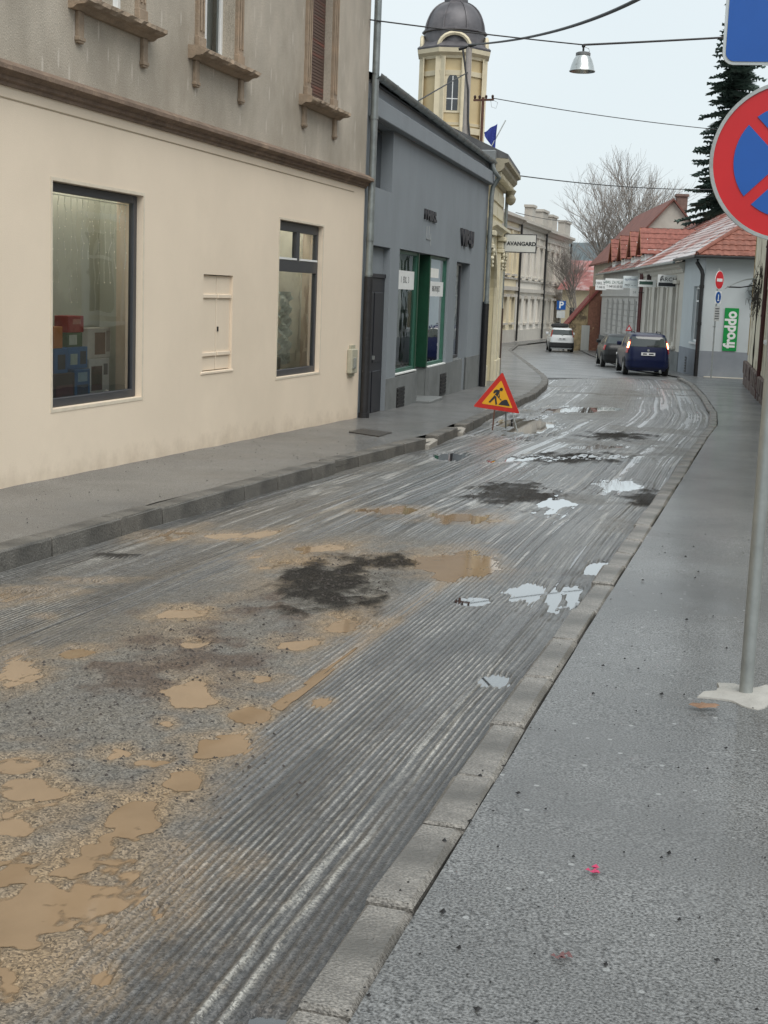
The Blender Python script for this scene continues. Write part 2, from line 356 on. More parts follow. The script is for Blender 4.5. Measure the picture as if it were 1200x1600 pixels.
edgepix = np.clip(c, .008, .6)
rgh = np.clip(.41-.18*(1-rub)*(1-g)+.34*blk+.16*rub+.10*(fbm(X*2, Y*2, 73)-.5), .22, .9)
def grid_mesh(name, X, Y, Z, colr=None):
    r, k = X.shape; me = bpy.data.meshes.new(name)
    co = np.stack([X, Y, Z], -1).reshape(-1, 3); idx = np.arange(r*k).reshape(r, k)
    q = np.stack([idx[:-1, :-1], idx[:-1, 1:], idx[1:, 1:], idx[1:, :-1]], -1).reshape(-1, 4)
    setmesh(me, co, q)
    if colr is not None:
        at = me.color_attributes.new('col', 'FLOAT_COLOR', 'POINT'); at.data.foreach_set('color', colr.reshape(-1).astype(np.float32))
    return me
def setmesh(me, co, q):
    me.vertices.add(len(co)); me.vertices.foreach_set('co', co.reshape(-1).astype(np.float32))
    n = len(q); me.loops.add(n*4); me.polygons.add(n)
    me.loops.foreach_set('vertex_index', q.reshape(-1).astype(np.int32))
    me.polygons.foreach_set('loop_start', np.arange(0, n*4, 4, dtype=np.int32)); me.polygons.foreach_set('use_smooth', np.ones(n, bool))
    me.update(calc_edges=True); me.validate()
def sheet_cells(name, mask_cell, zw, material, depth=None):
    idx = np.arange(X.size).reshape(X.shape)
    q = np.stack([idx[:-1, :-1], idx[:-1, 1:], idx[1:, 1:], idx[1:, :-1]], -1)[mask_cell]
    used, inv = np.unique(q.reshape(-1), return_inverse=True)
    co = np.stack([X, Y, zw], -1).reshape(-1, 3)[used]
    me = bpy.data.meshes.new(name); setmesh(me, co, inv.reshape(-1, 4))
    if depth is not None:
        at = me.attributes.new('depth', 'FLOAT', 'POINT'); at.data.foreach_set('value', depth.reshape(-1)[used].astype(np.float32))
    return link(name, me, material, None, 'structure')
def cellmin(a): return np.minimum(np.minimum(a[:-1, :-1], a[1:, :-1]), np.minimum(a[:-1, 1:], a[1:, 1:]))

def attr_mat(name, spec=.5, bump=.5):
    M = bpy.data.materials.new(name); M.use_nodes = True; t = M.node_tree; N = t.nodes; L = t.links; b = N['Principled BSDF']
    a = N.new('ShaderNodeVertexColor'); a.layer_name = 'col'
    tc = N.new('ShaderNodeTexCoord'); vo = N.new('ShaderNodeTexVoronoi'); vo.inputs['Scale'].default_value = 140
    L.new(tc.outputs['Object'], vo.inputs['Vector'])
    rr = N.new('ShaderNodeValToRGB'); rr.color_ramp.elements[0].color = (.42, .42, .42, 1); rr.color_ramp.elements[1].color = (1.85, 1.82, 1.75, 1)
    sep = N.new('ShaderNodeSeparateColor'); L.new(vo.outputs['Color'], sep.inputs[0]); L.new(sep.outputs[0], rr.inputs[0])
    mm = N.new('ShaderNodeMix'); mm.data_type = 'RGBA'; mm.blend_type = 'MULTIPLY'; mm.inputs[0].default_value = 1
    L.new(a.outputs['Color'], mm.inputs[6]); L.new(rr.outputs[0], mm.inputs[7]); L.new(mm.outputs[2], b.inputs['Base Color'])
    L.new(a.outputs['Alpha'], b.inputs['Roughness']); b.inputs['Specular IOR Level'].default_value = spec
    cm = N.new('ShaderNodeMapRange'); cm.inputs[1].default_value = .34; cm.inputs[2].default_value = .58; cm.inputs[3].default_value = .48; cm.inputs[4].default_value = 0; L.new(a.outputs['Alpha'], cm.inputs[0]); L.new(cm.outputs[0], b.inputs['Coat Weight']); sm = N.new('ShaderNodeMapRange'); sm.inputs[1].default_value = .5; sm.inputs[2].default_value = .75; sm.inputs[3].default_value = spec; sm.inputs[4].default_value = .12; L.new(a.outputs['Alpha'], sm.inputs[0]); L.new(sm.outputs[0], b.inputs['Specular IOR Level']); b.inputs['Coat Roughness'].default_value = .30; b.inputs['Coat IOR'].default_value = 1.4
    nz = N.new('ShaderNodeTexNoise'); nz.inputs['Scale'].default_value = 150; nz.inputs['Detail'].default_value = 4; L.new(tc.outputs['Object'], nz.inputs['Vector'])
    bp = N.new('ShaderNodeBump'); bp.inputs['Strength'].default_value = bump; bp.inputs['Distance'].default_value = .012
    L.new(nz.outputs[0], bp.inputs['Height']); L.new(bp.outputs[0], b.inputs['Normal'])
    MATS[name] = M; return M
def watermat(name, col, rough, spec=.5, ior=1.33, var=.12, bump=.02):
    M = mat(name, col, rough, var=var, scale=2.2, spec=spec, bump=bump, bscale=5, detail=8); M.node_tree.nodes['Principled BSDF'].inputs['IOR'].default_value = ior; return M
def mudmat():
    M = watermat('muddy_water', (.265, .185, .113), .05, .5, 1.33, var=.16); t = M.node_tree; b = t.nodes['Principled BSDF']
    a = t.nodes.new('ShaderNodeAttribute'); a.attribute_name = 'depth'; r = t.nodes.new('ShaderNodeMapRange')
    r.inputs[1].default_value = 0; r.inputs[2].default_value = .0045; r.inputs[3].default_value = .0; r.inputs[4].default_value = 1
    t.links.new(a.outputs['Fac'], r.inputs[0]); t.links.new(r.outputs[0], b.inputs['Alpha']); return M
def clearwater(nm='clear_water', rg=.015, k=2.2):
    M = bpy.data.materials.new(nm); M.use_nodes = True; t = M.node_tree; t.nodes.clear(); MATS[nm] = M
    o = t.nodes.new('ShaderNodeOutputMaterial'); tr = t.nodes.new('ShaderNodeBsdfTransparent'); gl = t.nodes.new('ShaderNodeBsdfGlossy'); tr.inputs[0].default_value = (.62, .61, .58, 1); gl.inputs['Roughness'].default_value = rg
    fr = t.nodes.new('ShaderNodeFresnel'); fr.inputs[0].default_value = 1.7; mx = t.nodes.new('ShaderNodeMixShader'); mu = t.nodes.new('ShaderNodeMath'); mu.operation = 'MULTIPLY'; mu.use_clamp = True; mu.inputs[1].default_value = k
    t.links.new(fr.outputs[0], mu.inputs[0]); t.links.new(mu.outputs[0], mx.inputs[0]); t.links.new(tr.outputs[0], mx.inputs[1]); t.links.new(gl.outputs[0], mx.inputs[2]); t.links.new(mx.outputs[0], o.inputs[0]); return M
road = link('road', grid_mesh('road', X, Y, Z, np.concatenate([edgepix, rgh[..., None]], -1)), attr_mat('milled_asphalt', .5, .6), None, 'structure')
hm = cellmin(hrel)
mudmask = (hm < MUDLEV) & (cellmin(mudE) < 1.25) & (cellmin(np.abs(Y)) > 0)
mudmask |= (hm < -.0125) & (cellmin(1-rutm) < .35)
sheet_cells('muddy_puddle', mudmask, ground_z+MUDLEV, mudmat(), MUDLEV-hrel)
mudmask &= cellmin(clrE) > 1.15
clrmask = (hm < CLRLEV) & (cellmin(clrE) < 1.25) & ~mudmask
gl = np.where((rub < .45) & (edge > .02), hrel-(fbm(X*.9, Y*.5, 50, 3)-.5)*.026, 1.0)
film = -.0066-.010*(1-ss(6.5, 8.5, Y))-.0022*ss(.35, .7, fbm(Q*1.5, Y*.35, 81, 3))+.0034*ss(7, 15, Y)+.0014*np.exp(-((Q-.5)/.35)**2)-.003*ss(1.6, 2.4, Q)*(1-ss(9, 13, Y))
flm = (cellmin(gl-film) < 0) & ~mudmask & ~clrmask & (cellmin(rut) < .3)
sheet_cells('puddle', clrmask, ground_z+CLRLEV, clearwater())
zf = film+(fbm(X*.9, Y*.5, 50, 3)-.5)*.026
sheet_cells('groove_water', flm, ground_z+zf, clearwater('groove_film', .28, 1.7))

# intact asphalt beyond the milled stretch ---------------------------
def strip(name, ys, fl, fr, off, material, nx=10, wav=.0, yo=None):
    U2, Y2 = np.meshgrid(np.linspace(0, 1, nx), ys); Yq = Y2+(yo(U2, Y2) if yo else 0)
    a, b_ = fl(Yq), fr(Yq); X2 = a+(b_-a)*U2
    Z2 = zg(Yq)+off+wav*(fbm(X2*1.7, Yq*1.7, 3, 3)-.5)
    return link(name, grid_mesh(name, X2, Yq, Z2), material, None, 'structure')
M_ASPH = mat('wet_asphalt', (.17, .173, .173), .28, var=.35, scale=1.2, bump=.35, bscale=90, fine=.35, col2=(.06, .062, .064), thr=(.48, .62), spec=.5)
far_r = lambda y: np.interp(y, [46, 53, 55, 60, 70, 88, 100, 140], [-2.6, -3.0, -3.2, -4.4, -6.4, -10.0, -12.5, -13.5])
far_road = strip('asphalt_road', np.concatenate([[46.75], np.linspace(46.8, 60, 30), np.linspace(61, 150, 60)]), lambda y: XL(y)-.1, lambda y: far_r(y)+.3, -.060, M_ASPH, 26, .02,
      lambda u, y: (6.0*u+.5*(vn(u*11, u*0, 5)-.5))*(1-ss(46.8, 60, y)))
far_road.data.vertices.foreach_get('co', (fco := np.zeros(len(far_road.data.vertices)*3, np.float32))); fco[2:3*26:3] -= .09; far_road.data.vertices.foreach_set('co', fco)   # ragged cut edge dips under

# pavements -----------------------------------------------------------
def pave_mat(name, col, dark, spots, rough, wet, pscale=1.0):
    M = mat(name, col, rough, var=.25, scale=.9, bump=.45, bscale=150, fine=.95, col2=dark, thr=(.5, .68), coat=.32)
    t = M.node_tree; N = t.nodes; L = t.links; b = N['Principled BSDF']
    tc = N.new('ShaderNodeTexCoord'); vo = N.new('ShaderNodeTexVoronoi'); vo.inputs['Scale'].default_value = 11; L.new(tc.outputs['Object'], vo.inputs['Vector'])
    lt = N.new('ShaderNodeMath'); lt.operation = 'LESS_THAN'; lt.inputs[1].default_value = spots; L.new(vo.outputs['Distance'], lt.inputs[0])
    s2 = N.new('ShaderNodeSeparateColor'); L.new(vo.outputs['Color'], s2.inputs[0])
    gt = N.new('ShaderNodeMath'); gt.operation = 'GREATER_THAN'; gt.inputs[1].default_value = .55; L.new(s2.outputs[1], gt.inputs[0])
    mu = N.new('ShaderNodeMath'); mu.operation = 'MULTIPLY'; L.new(lt.outputs[0], mu.inputs[0]); L.new(gt.outputs[0], mu.inputs[1])
    src = b.inputs['Base Color'].links[0].from_socket
    mx = N.new('ShaderNodeMix'); mx.data_type = 'RGBA'; L.new(mu.outputs[0], mx.inputs[0]); L.new(src, mx.inputs[6]); mx.inputs[7].default_value = (.30, .31, .31, 1)
    L.new(mx.outputs[2], b.inputs['Base Color'])
    n = N.new('ShaderNodeTexNoise'); n.inputs['Scale'].default_value = .8; n.inputs['Detail'].default_value = 5; L.new(tc.outputs['Object'], n.inputs['Vector'])
    rr = N.new('ShaderNodeMapRange'); rr.inputs[1].default_value = .35; rr.inputs[2].default_value = .65; rr.inputs[3].default_value = wet; rr.inputs[4].default_value = rough
    L.new(n.outputs[0], rr.inputs[0]); L.new(rr.outputs[0], b.inputs['Roughness'])
    return M
M_PAVR = pave_mat('right_pavement_asphalt', (.138, .141, .141), (.104, .107, .108), .12, .50, .30)
M_PAVL = pave_mat('left_pavement_asphalt', (.135, .135, .132), (.098, .099, .098), .05, .62, .45)
KW = .15
strip('pavement', np.concatenate([np.linspace(-8, 12, 180), np.linspace(12.3, 54, 120)]), lambda y: XR(y)+.042+KW, lambda y: np.maximum(RH(y)+.3, XR(y)+1.2)+np.where(y > 46, 9*ss(48.5, 51, y), 0), -.003, M_PAVR, 36, .014)
strip('pavement', np.concatenate([np.linspace(-8, 60, 300), np.linspace(61, 140, 40)]), lambda y: WL(y)-.4, lambda y: XL(y)-.24, .022, M_PAVL, 30, .020)
strip('side_street', np.linspace(53.5, 57.5, 8), lambda y: -3.6+0*y, lambda y: 14+0*y, -.006, M_PAVR, 30, .01)
strip('far_pavement', np.linspace(54, 140, 60), lambda y: far_r(y)+.02-np.interp(y, [54, 60, 75, 95], [.6, 1.6, 1.6, 1.4]), lambda y: far_r(y)+1.9, -.012, M_PAVL, 8, .01)
# the ground under everything, out to the horizon
gy = np.concatenate([[-2500, -600, -100], np.linspace(-20, 160, 19), [300, 800, 2500]]); gx = np.array([-2500, -500, -100, -40, -10, 10, 40, 100, 500, 2500.])
GX, GY = np.meshgrid(gx, gy); link('ground', grid_mesh('ground', GX, GY, zg(np.clip(GY, -50, 300))-.3), mat('earth', (.10, .10, .09), .9, var=.3, scale=.5), None, 'structure')

# kerbs: every stone its own piece -----------------------------------
M_KERB = mat('granite', (.205, .193, .175), .5, var=.4, scale=4, bump=.8, bscale=60, fine=.6, col2=(.105, .10, .09), thr=(.46, .66), coat=.2)
M_KERBL = mat('old_kerb_stone', (.135, .128, .115), .62, var=.35, scale=4, bump=.55, bscale=50, fine=.4, col2=(.075, .072, .066), thr=(.48, .68))
def stone_mesh(w, h, seed, rough):
    bm = bmesh.new(); bmesh.ops.create_cube(bm, size=1)
    for v in bm.verts: v.co = Vector((v.co.x*w, v.co.y, (v.co.z-.5)*h))
    bmesh.ops.bevel(bm, geom=[e for e in bm.edges if all(v.co.z > -h*.5 for v in e.verts)], offset=.014, segments=1, affect='EDGES')
    rr = random.Random(seed)
    for v in bm.verts: v.co += Vector((rr.uniform(-1, 1)*rough, rr.uniform(-1, 1)*rough*.6, rr.uniform(-1, .6)*rough*.6))
    me = bpy.data.meshes.new('kerb_stone'); bm.to_mesh(me); bm.free(); return me
BROKEN = stone_mesh(KW, .25, 77, .03); BROKEN.materials.append(mat('pale_broken_concrete', (.34, .32, .285), .8, var=.3, scale=6, bump=.6, bscale=30))
def kerb(label_side, fx, ys, w, h, top, material, lens, bedoff, skip=()):
    mb = MB(); U2 = np.arange(ys[0], ys[1], .5)
    for a, b in zip(U2, U2[1:]):
        xa, xb = float(fx(a)), float(fx(b))
        ea, eb = (.05, -.01) if 'left' in label_side else (-.02, .05); mb.quad((xa-w/2-ea, a, ZG(a)+bedoff), (xa+w/2+eb, a, ZG(a)+bedoff), (xb+w/2+eb, b, ZG(b)+bedoff), (xb-w/2-ea, b, ZG(b)+bedoff))
    bed = rawbuild(mb, 'kerb', mat('kerb_mortar', (.09, .088, .083), .9, var=.4, scale=9), None, 'structure')
    meshes = [stone_mesh(w, h, 100*len(label_side)+i, .007) for i in range(6)]
    for me in meshes: me.materials.append(material)
    y = ys[0]; rr = random.Random(len(label_side)); i = 0
    while y < ys[1]:
        ln = rr.uniform(*lens); yc = y+ln/2; dx = float(fx(y+ln)-fx(y)); a = math.atan2(-dx, ln)
        if not any(s0 < yc < s1 for s0, s1 in skip):
            o = shared('kerb_stone', rr.choice(meshes), bed, (float(fx(yc))+rr.uniform(-.008, .008), yc, ZG(yc)+top+rr.uniform(-.008, .006)), (-math.atan(S)+rr.uniform(-.01, .01), rr.uniform(-.025, .025), a+rr.uniform(-.01, .01)), (1, (math.hypot(ln, dx)-.02), 1))
        else:
            shared('kerb_stone', BROKEN, bed, (float(fx(yc))+.03, yc, ZG(yc)-.035), (-math.atan(S)+.03, .08, a+.12), (1.3, ln*.85, 1))
        y += ln; i += 1
    return bed
kerb('right', lambda y: XR(y)+.03+KW/2, (-3, 27.2), KW, .2, .004, M_KERB, (.55, .95), -.05)
kerb('right_far', lambda y: XR(y)+.03+KW/2, (27.3, 52), KW, .2, .004, M_KERB, (.7, 1.0), -.05)
kerb('leftkerb', lambda y: XL(y)-.145, (1, 19.4), .21, .28, .034, M_KERBL, (.75, 1.15), -.04)
kerb('leftkerb_far', lambda y: XL(y)-.145, (19.4, 104), .21, .28, .034, M_KERBL, (.7, 1.0), -.04, skip=((19.6, 20.6), (21.8, 22.6)))
# ================================================================== left side of the street
M_BEIGE = mat('beige_paint', (.79, .67, .53), .8, var=.05, scale=.7, bump=.12, bscale=90, col2=(.71, .60, .47), thr=(.46, .74), fine=.04)
M_ROOFD = mat('old_roof', (.10, .09, .085), .8, var=.3, scale=6)
def beige_dirt(M):
    t = M.node_tree; N = t.nodes; L = t.links; b = N['Principled BSDF']
    tc = N.new('ShaderNodeTexCoord'); sp = N.new('ShaderNodeSeparateXYZ'); L.new(tc.outputs['Object'], sp.inputs[0])
    n = N.new('ShaderNodeTexNoise'); n.inputs['Scale'].default_value = 3.1; n.inputs['Detail'].default_value = 9; n.inputs['Roughness'].default_value = .7; L.new(tc.outputs['Object'], n.inputs['Vector'])
    a = N.new('ShaderNodeMath'); a.operation = 'MULTIPLY_ADD'; a.inputs[1].default_value = .018; L.new(sp.outputs[0], a.inputs[0]); L.new(sp.outputs[2], a.inputs[2])   # height above the falling street
    c = N.new('ShaderNodeMath'); c.operation = 'MULTIPLY_ADD'; c.inputs[1].default_value = -1.0; L.new(n.outputs[0], c.inputs[0]); L.new(a.outputs[0], c.inputs[2])
    r = N.new('ShaderNodeMapRange'); r.inputs[1].default_value = -.62; r.inputs[2].default_value = -.28; r.inputs[3].default_value = .32; r.inputs[4].default_value = 0; L.new(c.outputs[0], r.inputs[0])
    src = b.inputs['Base Color'].links[0].from_socket
    mx = N.new('ShaderNodeMix'); mx.data_type = 'RGBA'; L.new(r.outputs[0], mx.inputs[0]); L.new(src, mx.inputs[6]); mx.inputs[7].default_value = (.27, .185, .11, 1)
    L.new(mx.outputs[2], b.inputs['Base Color'])
beige_dirt(M_BEIGE)
def render_mat():
    M = mat('weathered_render', (.46, .41, .34), .9, var=.22, scale=1.6, bump=.45, bscale=110, fine=.28, col2=(.31, .27, .215), thr=(.47, .74), stretch=(1, 1, .55))
    t = M.node_tree; N = t.nodes; L = t.links; b = N['Principled BSDF']
    tc = N.new('ShaderNodeTexCoord'); mp = N.new('ShaderNodeMapping'); mp.inputs['Scale'].default_value = (17, 17, 3.4); L.new(tc.outputs['Object'], mp.inputs[0])
    vo = N.new('ShaderNodeTexVoronoi'); vo.inputs['Scale'].default_value = .5; vo.inputs['Randomness'].default_value = 1; L.new(mp.outputs[0], vo.inputs['Vector'])
    lt = N.new('ShaderNodeMapRange'); lt.inputs[1].default_value = .12; lt.inputs[2].default_value = .2; lt.inputs[3].default_value = .75; lt.inputs[4].default_value = 0; L.new(vo.outputs['Distance'], lt.inputs[0])
    src = b.inputs['Base Color'].links[0].from_socket
    mx = N.new('ShaderNodeMix'); mx.data_type = 'RGBA'; L.new(lt.outputs[0], mx.inputs[0]); L.new(src, mx.inputs[6]); mx.inputs[7].default_value = (.58, .53, .46, 1)
    L.new(mx.outputs[2], b.inputs['Base Color']); return M
M_RENDER = render_mat()
M_TRIM = mat('brown_stone_trim', (.31, .24, .175), .85, var=.25, scale=7, bump=.5, bscale=45, col2=(.40, .29, .20), thr=(.5, .7))
M_CORN = mat('cornice_brown', (.19, .135, .098), .85, var=.3, scale=5, bump=.5, bscale=40, col2=(.34, .25, .175), thr=(.55, .72))
M_ANTH = mat('anthracite', (.045, .048, .055), .4, var=.1)
M_CURT = mat('curtain', (.42, .45, .43), .9, var=.15, scale=9, stretch=(3, 3, .2))
M_BROWNSH = mat('brown_shutter', (.115, .072, .055), .7, var=.2, scale=5, stretch=(.3, 1, 6), col2=(.22, .07, .05), thr=(.55, .75))

bh = thing('corner_house', 'old two storey house, beige painted shop floor under weathered grey brown upper storey', 'house', (-6.82, 0, 0), R(90))
XE = 22.72
ow = [(12.28, 14.28, .49, 2.69), (18.65, 20.58, .49, 2.70), (15.99, 16.95, .69, 1.885)]
rawbuild(wallmb(-4, XE, -.9, 3.46, ow, .32), 'wall', M_BEIGE, bh)
uw = [(12.96, 14.02, 4.46, 6.35), (15.80, 16.84, 4.46, 6.35), (19.68, 20.72, 4.46, 6.35)]
up = rawbuild(wallmb(-4, XE, 3.58, 7.6, uw, .32), 'upper_wall', M_RENDER, bh)
part('shell', M_RENDER, bh, (-4, -3.7, .33, 9, -.9, 7.6), (XE-.3, XE-.003, .33, 9, -.9, 7.6), (-4, XE, 8.7, 9, -.9, 7.6))
mb = MB()                                                            # cornice swept along the wall
prof = [(.05, 3.445), (-.025, 3.445), (-.025, 3.475), (-.06, 3.49), (-.06, 3.525), (-.11, 3.55), (-.15, 3.56), (-.15, 3.60), (-.06, 3.655), (.05, 3.675)]
mb.prism(prof, -4.05, XE+.03, 'x'); mb.build('cornice', M_CORN, bh)
part('render_bead', mat('bead', (.36, .29, .20), .8), bh, (-4, 22.1, -.006, .01, 3.335, 3.347))
mb = MB(); mb.prism([(-.6, 7.6), (-.6, 7.72), (4.5, 11.2), (9.6, 7.72), (9.6, 7.6), (4.5, 11.0)], -4.2, XE+.2, 'x'); mb.build('roof', M_ROOFD, bh)
part('eaves_cornice', M_TRIM, bh, (-4, XE, -.35, .32, 7.3, 7.58), (-4, XE, -.2, .32, 7.05, 7.3), bevel=.03)
def pane_window(parent, name, x0, x1, z0, z1, fw, depth, fm, gm, mull=(), trans=(), fd=.06):
    """frame bars and panes; mull: x positions, trans: z positions"""
    f = MB(); f.box(x0, x0+fw, depth, depth+fd, z0, z1); f.box(x1-fw, x1, depth, depth+fd, z0, z1)
    f.box(x0+fw, x1-fw, depth, depth+fd, z1-fw, z1); f.box(x0+fw, x1-fw, depth, depth+fd, z0, z0+fw)
    xs = [x0+fw, *mull, x1-fw]; zs = [z0+fw, *trans, z1-fw]; hw = fw*.42
    for a in mull: f.box(a-hw, a+hw, depth+.004, depth+fd-.004, z0+fw, z1-fw)
    for a in trans: f.box(x0+fw, x1-fw, depth+.002, depth+fd-.002, a-hw, a+hw)
    w = f.build(name, fm, parent, bevel=.006)
    for i in range(len(xs)-1):
        for j in range(len(zs)-1):
            p = MB(); p.quad((xs[i], depth+fd*.5, zs[j]), (xs[i+1], depth+fd*.5, zs[j]), (xs[i+1], depth+fd*.5, zs[j+1]), (xs[i], depth+fd*.5, zs[j+1]))
            p.build('pane', gm, w)
    return w
# the big display window
sw = pane_window(bh, 'shop_window', 12.285, 14.275, .495, 2.685, .085, .07, M_ANTH, M_GLASS)
M_BACK = mat('display_wall', (.58, .60, .52), .8, var=.06, scale=1.5)
part('display_room', M_BACK, bh, (12.0, 14.6, .66, .7, .3, 3.0), (12.0, 12.04, .33, .66, .3, 3.0), (14.55, 14.6, .33, .66, .3, 3.0), (12.04, 14.55, .33, .66, 2.95, 3.0))
part('display_shelf', mat('shelf_grey', (.30, .33, .33), .5, var=.1), bh, (12.05, 14.54, .17, .65, .44, .50))
part('display_backboard', mat('backboard', (.20, .25, .26), .5, var=.1), bh, (13.2, 14.52, .62, .65, .505, 1.05))
part('reveal_bead', mat('bead_light', (.68, .60, .48), .7), bh, (12.245, 12.278, -.006, -.001, .455, 2.725), (14.282, 14.312, -.006, -.001, .455, 2.725), (12.278, 14.282, -.006, -.001, .455, .487), (12.278, 14.282, -.006, -.001, 2.693, 2.725))
part('hidden_fill_strip', mat('shop_fill_glow', (1, .97, .90), .5, emit=2.0), bh, (12.2, 14.4, .36, .60, 2.90, 2.945))  # unseen glowing strip added above the window top to brighten the display
# second window with transom and paper inside
w2 = MB(); x0, x1, z0, z1 = 18.655, 20.575, .495, 2.695; d = .07
for b in ((x0, x0+.08, d, d+.07, z0, z1), (x1-.08, x1, d, d+.07, z0, z1), (x0+.08, x1-.08, d, d+.07, z1-.13, z1), (x0+.08, x1-.08, d, d+.07, z0, z0+.09), (x0+.08, x1-.08, d-.012, d+.07, 1.99, 2.16), (19.56, 19.70, d-.006, d+.066, 2.16, z1-.13)): w2.box(*b)
w2o = w2.build('window', M_ANTH, bh, bevel=.006)
for a, b, c, e in ((x0+.08, 19.56, 2.16, z1-.13), (19.70, x1-.08, 2.16, z1-.13), (x0+.08, x1-.08, z0+.09, 1.99)):
    p = MB(); p.quad((a, d+.03, c), (b, d+.03, c), (b, d+.03, e), (a, d+.03, e)); p.build('pane', M_GLASS, w2o)
part('transom_ledge', M_WHITE, w2o, (x0+.08, 19.55, d-.02, d+.0, 2.162, 2.19), (19.71, x1-.08, d-.02, d+.0, 2.162, 2.19))
part('reveal_bead', MATS['bead_light'], bh, (18.615, 18.648, -.006, -.001, .46, 2.73), (20.582, 20.612, -.006, -.001, .46, 2.73), (18.648, 20.582, -.006, -.001, .46, .487), (18.648, 20.582, -.006, -.001, 2.703, 2.73))
part('room', mat('room_wall', (.74, .73, .64), .8, var=.1), bh, (18.3, 20.9, .8, .85, .2, 3.0), (18.3, 18.35, .33, .8, .2, 3.0), (20.85, 20.9, .33, .8, .2, 3.0), (18.35, 20.85, .33, .8, .2, .3), (18.35, 20.85, .33, .8, 2.95, 3.0))
def crumpled(name, x0, x1, z0, z1, y, m, parent, seed, amp=.03, lab=None):
    mb = MB(); nx, nz = 10, 22; rr = random.Random(seed); grid = []
    for j in range(nz+1):
        for i in range(nx+1):
            grid.append((x0+(x1-x0)*i/nx, y+amp*(.5*math.sin(j*1.7+i*.6+seed)+rr.uniform(-.5, .5)), z0+(z1-z0)*j/nz))
    mb.add(grid, [(j*(nx+1)+i, j*(nx+1)+i+1, (j+1)*(nx+1)+i+1, (j+1)*(nx+1)+i) for j in range(nz) for i in range(nx)])
    o = rawbuild(mb, name, m, parent); return o
part('hidden_fill_strip', mat('room_fill_glow', (1, .98, .94), .5, emit=4.0), bh, (18.6, 20.6, .335, .42, 2.84, 2.945))  # added emitter, out of view, lightens the sheets behind the transom window
M_PAPER = mat('white_paper', (.78, .78, .74), .8, var=.08, scale=5)
M_PLAST = mat('pale_plastic', (.62, .72, .70), .25, var=.15, scale=6)
pz = thing('paper_sheet', 'large white paper sheet hung inside the transom window of the beige house', 'paper', (-6.82-.52, 19.30, .6), R(90))
crumpled('sheet', -.42, .30, .25, 1.42, 0, M_PAPER, pz, 3, .02)
pz = thing('plastic_sheet', 'crumpled pale plastic sheet hanging beside the paper inside the transom window', 'plastic sheet', (-6.82-.46, 20.22, .6), R(90))
crumpled('sheet', -.22, .28, .0, 1.1, 0, M_PLAST, pz, 8, .05)
for i, (a, b, h, m) in enumerate(((18.75, 19.3, .32, (.20, .27, .28)), (19.35, 19.75, .22, (.28, .30, .27)))):
    tag(part('storage_crate', mat('crate%d' % i, m, .5), None, (-7.5, -7.15, a, b, .315, .315+h+.2), bevel=.02), ['teal storage crate on the floor behind the paper sheet', 'olive grey storage crate next to the plastic sheet'][i], 'crate')
# shutter hatch
ht = MB(); hx = (15.99, 16.475, 16.495, 16.95)
for a, b in ((hx[0]+.006, hx[1]), (hx[2], hx[3]-.006)):
    lf = part('hatch_leaf', M_BEIGE, bh, (a, b, .035, .06, .70, 1.875), bevel=.004)
    for z in (.90, 1.62): part('strap', M_BEIGE, lf, (a+.004, b-.004, .012, .034, z-.025, z+.025), bevel=.006)
part('hatch_recess', M_DARK, bh, (15.99, 16.95, .075, .1, .69, 1.885))
part('lock', M_BLACK, bh, (16.52, 16.545, .02, .034, 1.18, 1.24))
part('hatch_sill', M_BEIGE, bh, (15.94, 17.0, -.012, .03, .655, .688), bevel=.006)
# junction box by the corner
jb = part('meter_box', mat('meter_plastic', (.42, .40, .31), .5, var=.1), bh, (22.02, 22.34, -.09, -.001, .40, .80), bevel=.012)
part('handle', M_STEEL, jb, (22.1, 22.14, -.13, -.09, .5, .66), (22.06, 22.18, -.115, -.09, .48, .50), bevel=.004)
part('meter_back', MATS['meter_plastic'], jb, (22.12, 22.38, -.03, -.002, .34, .86))
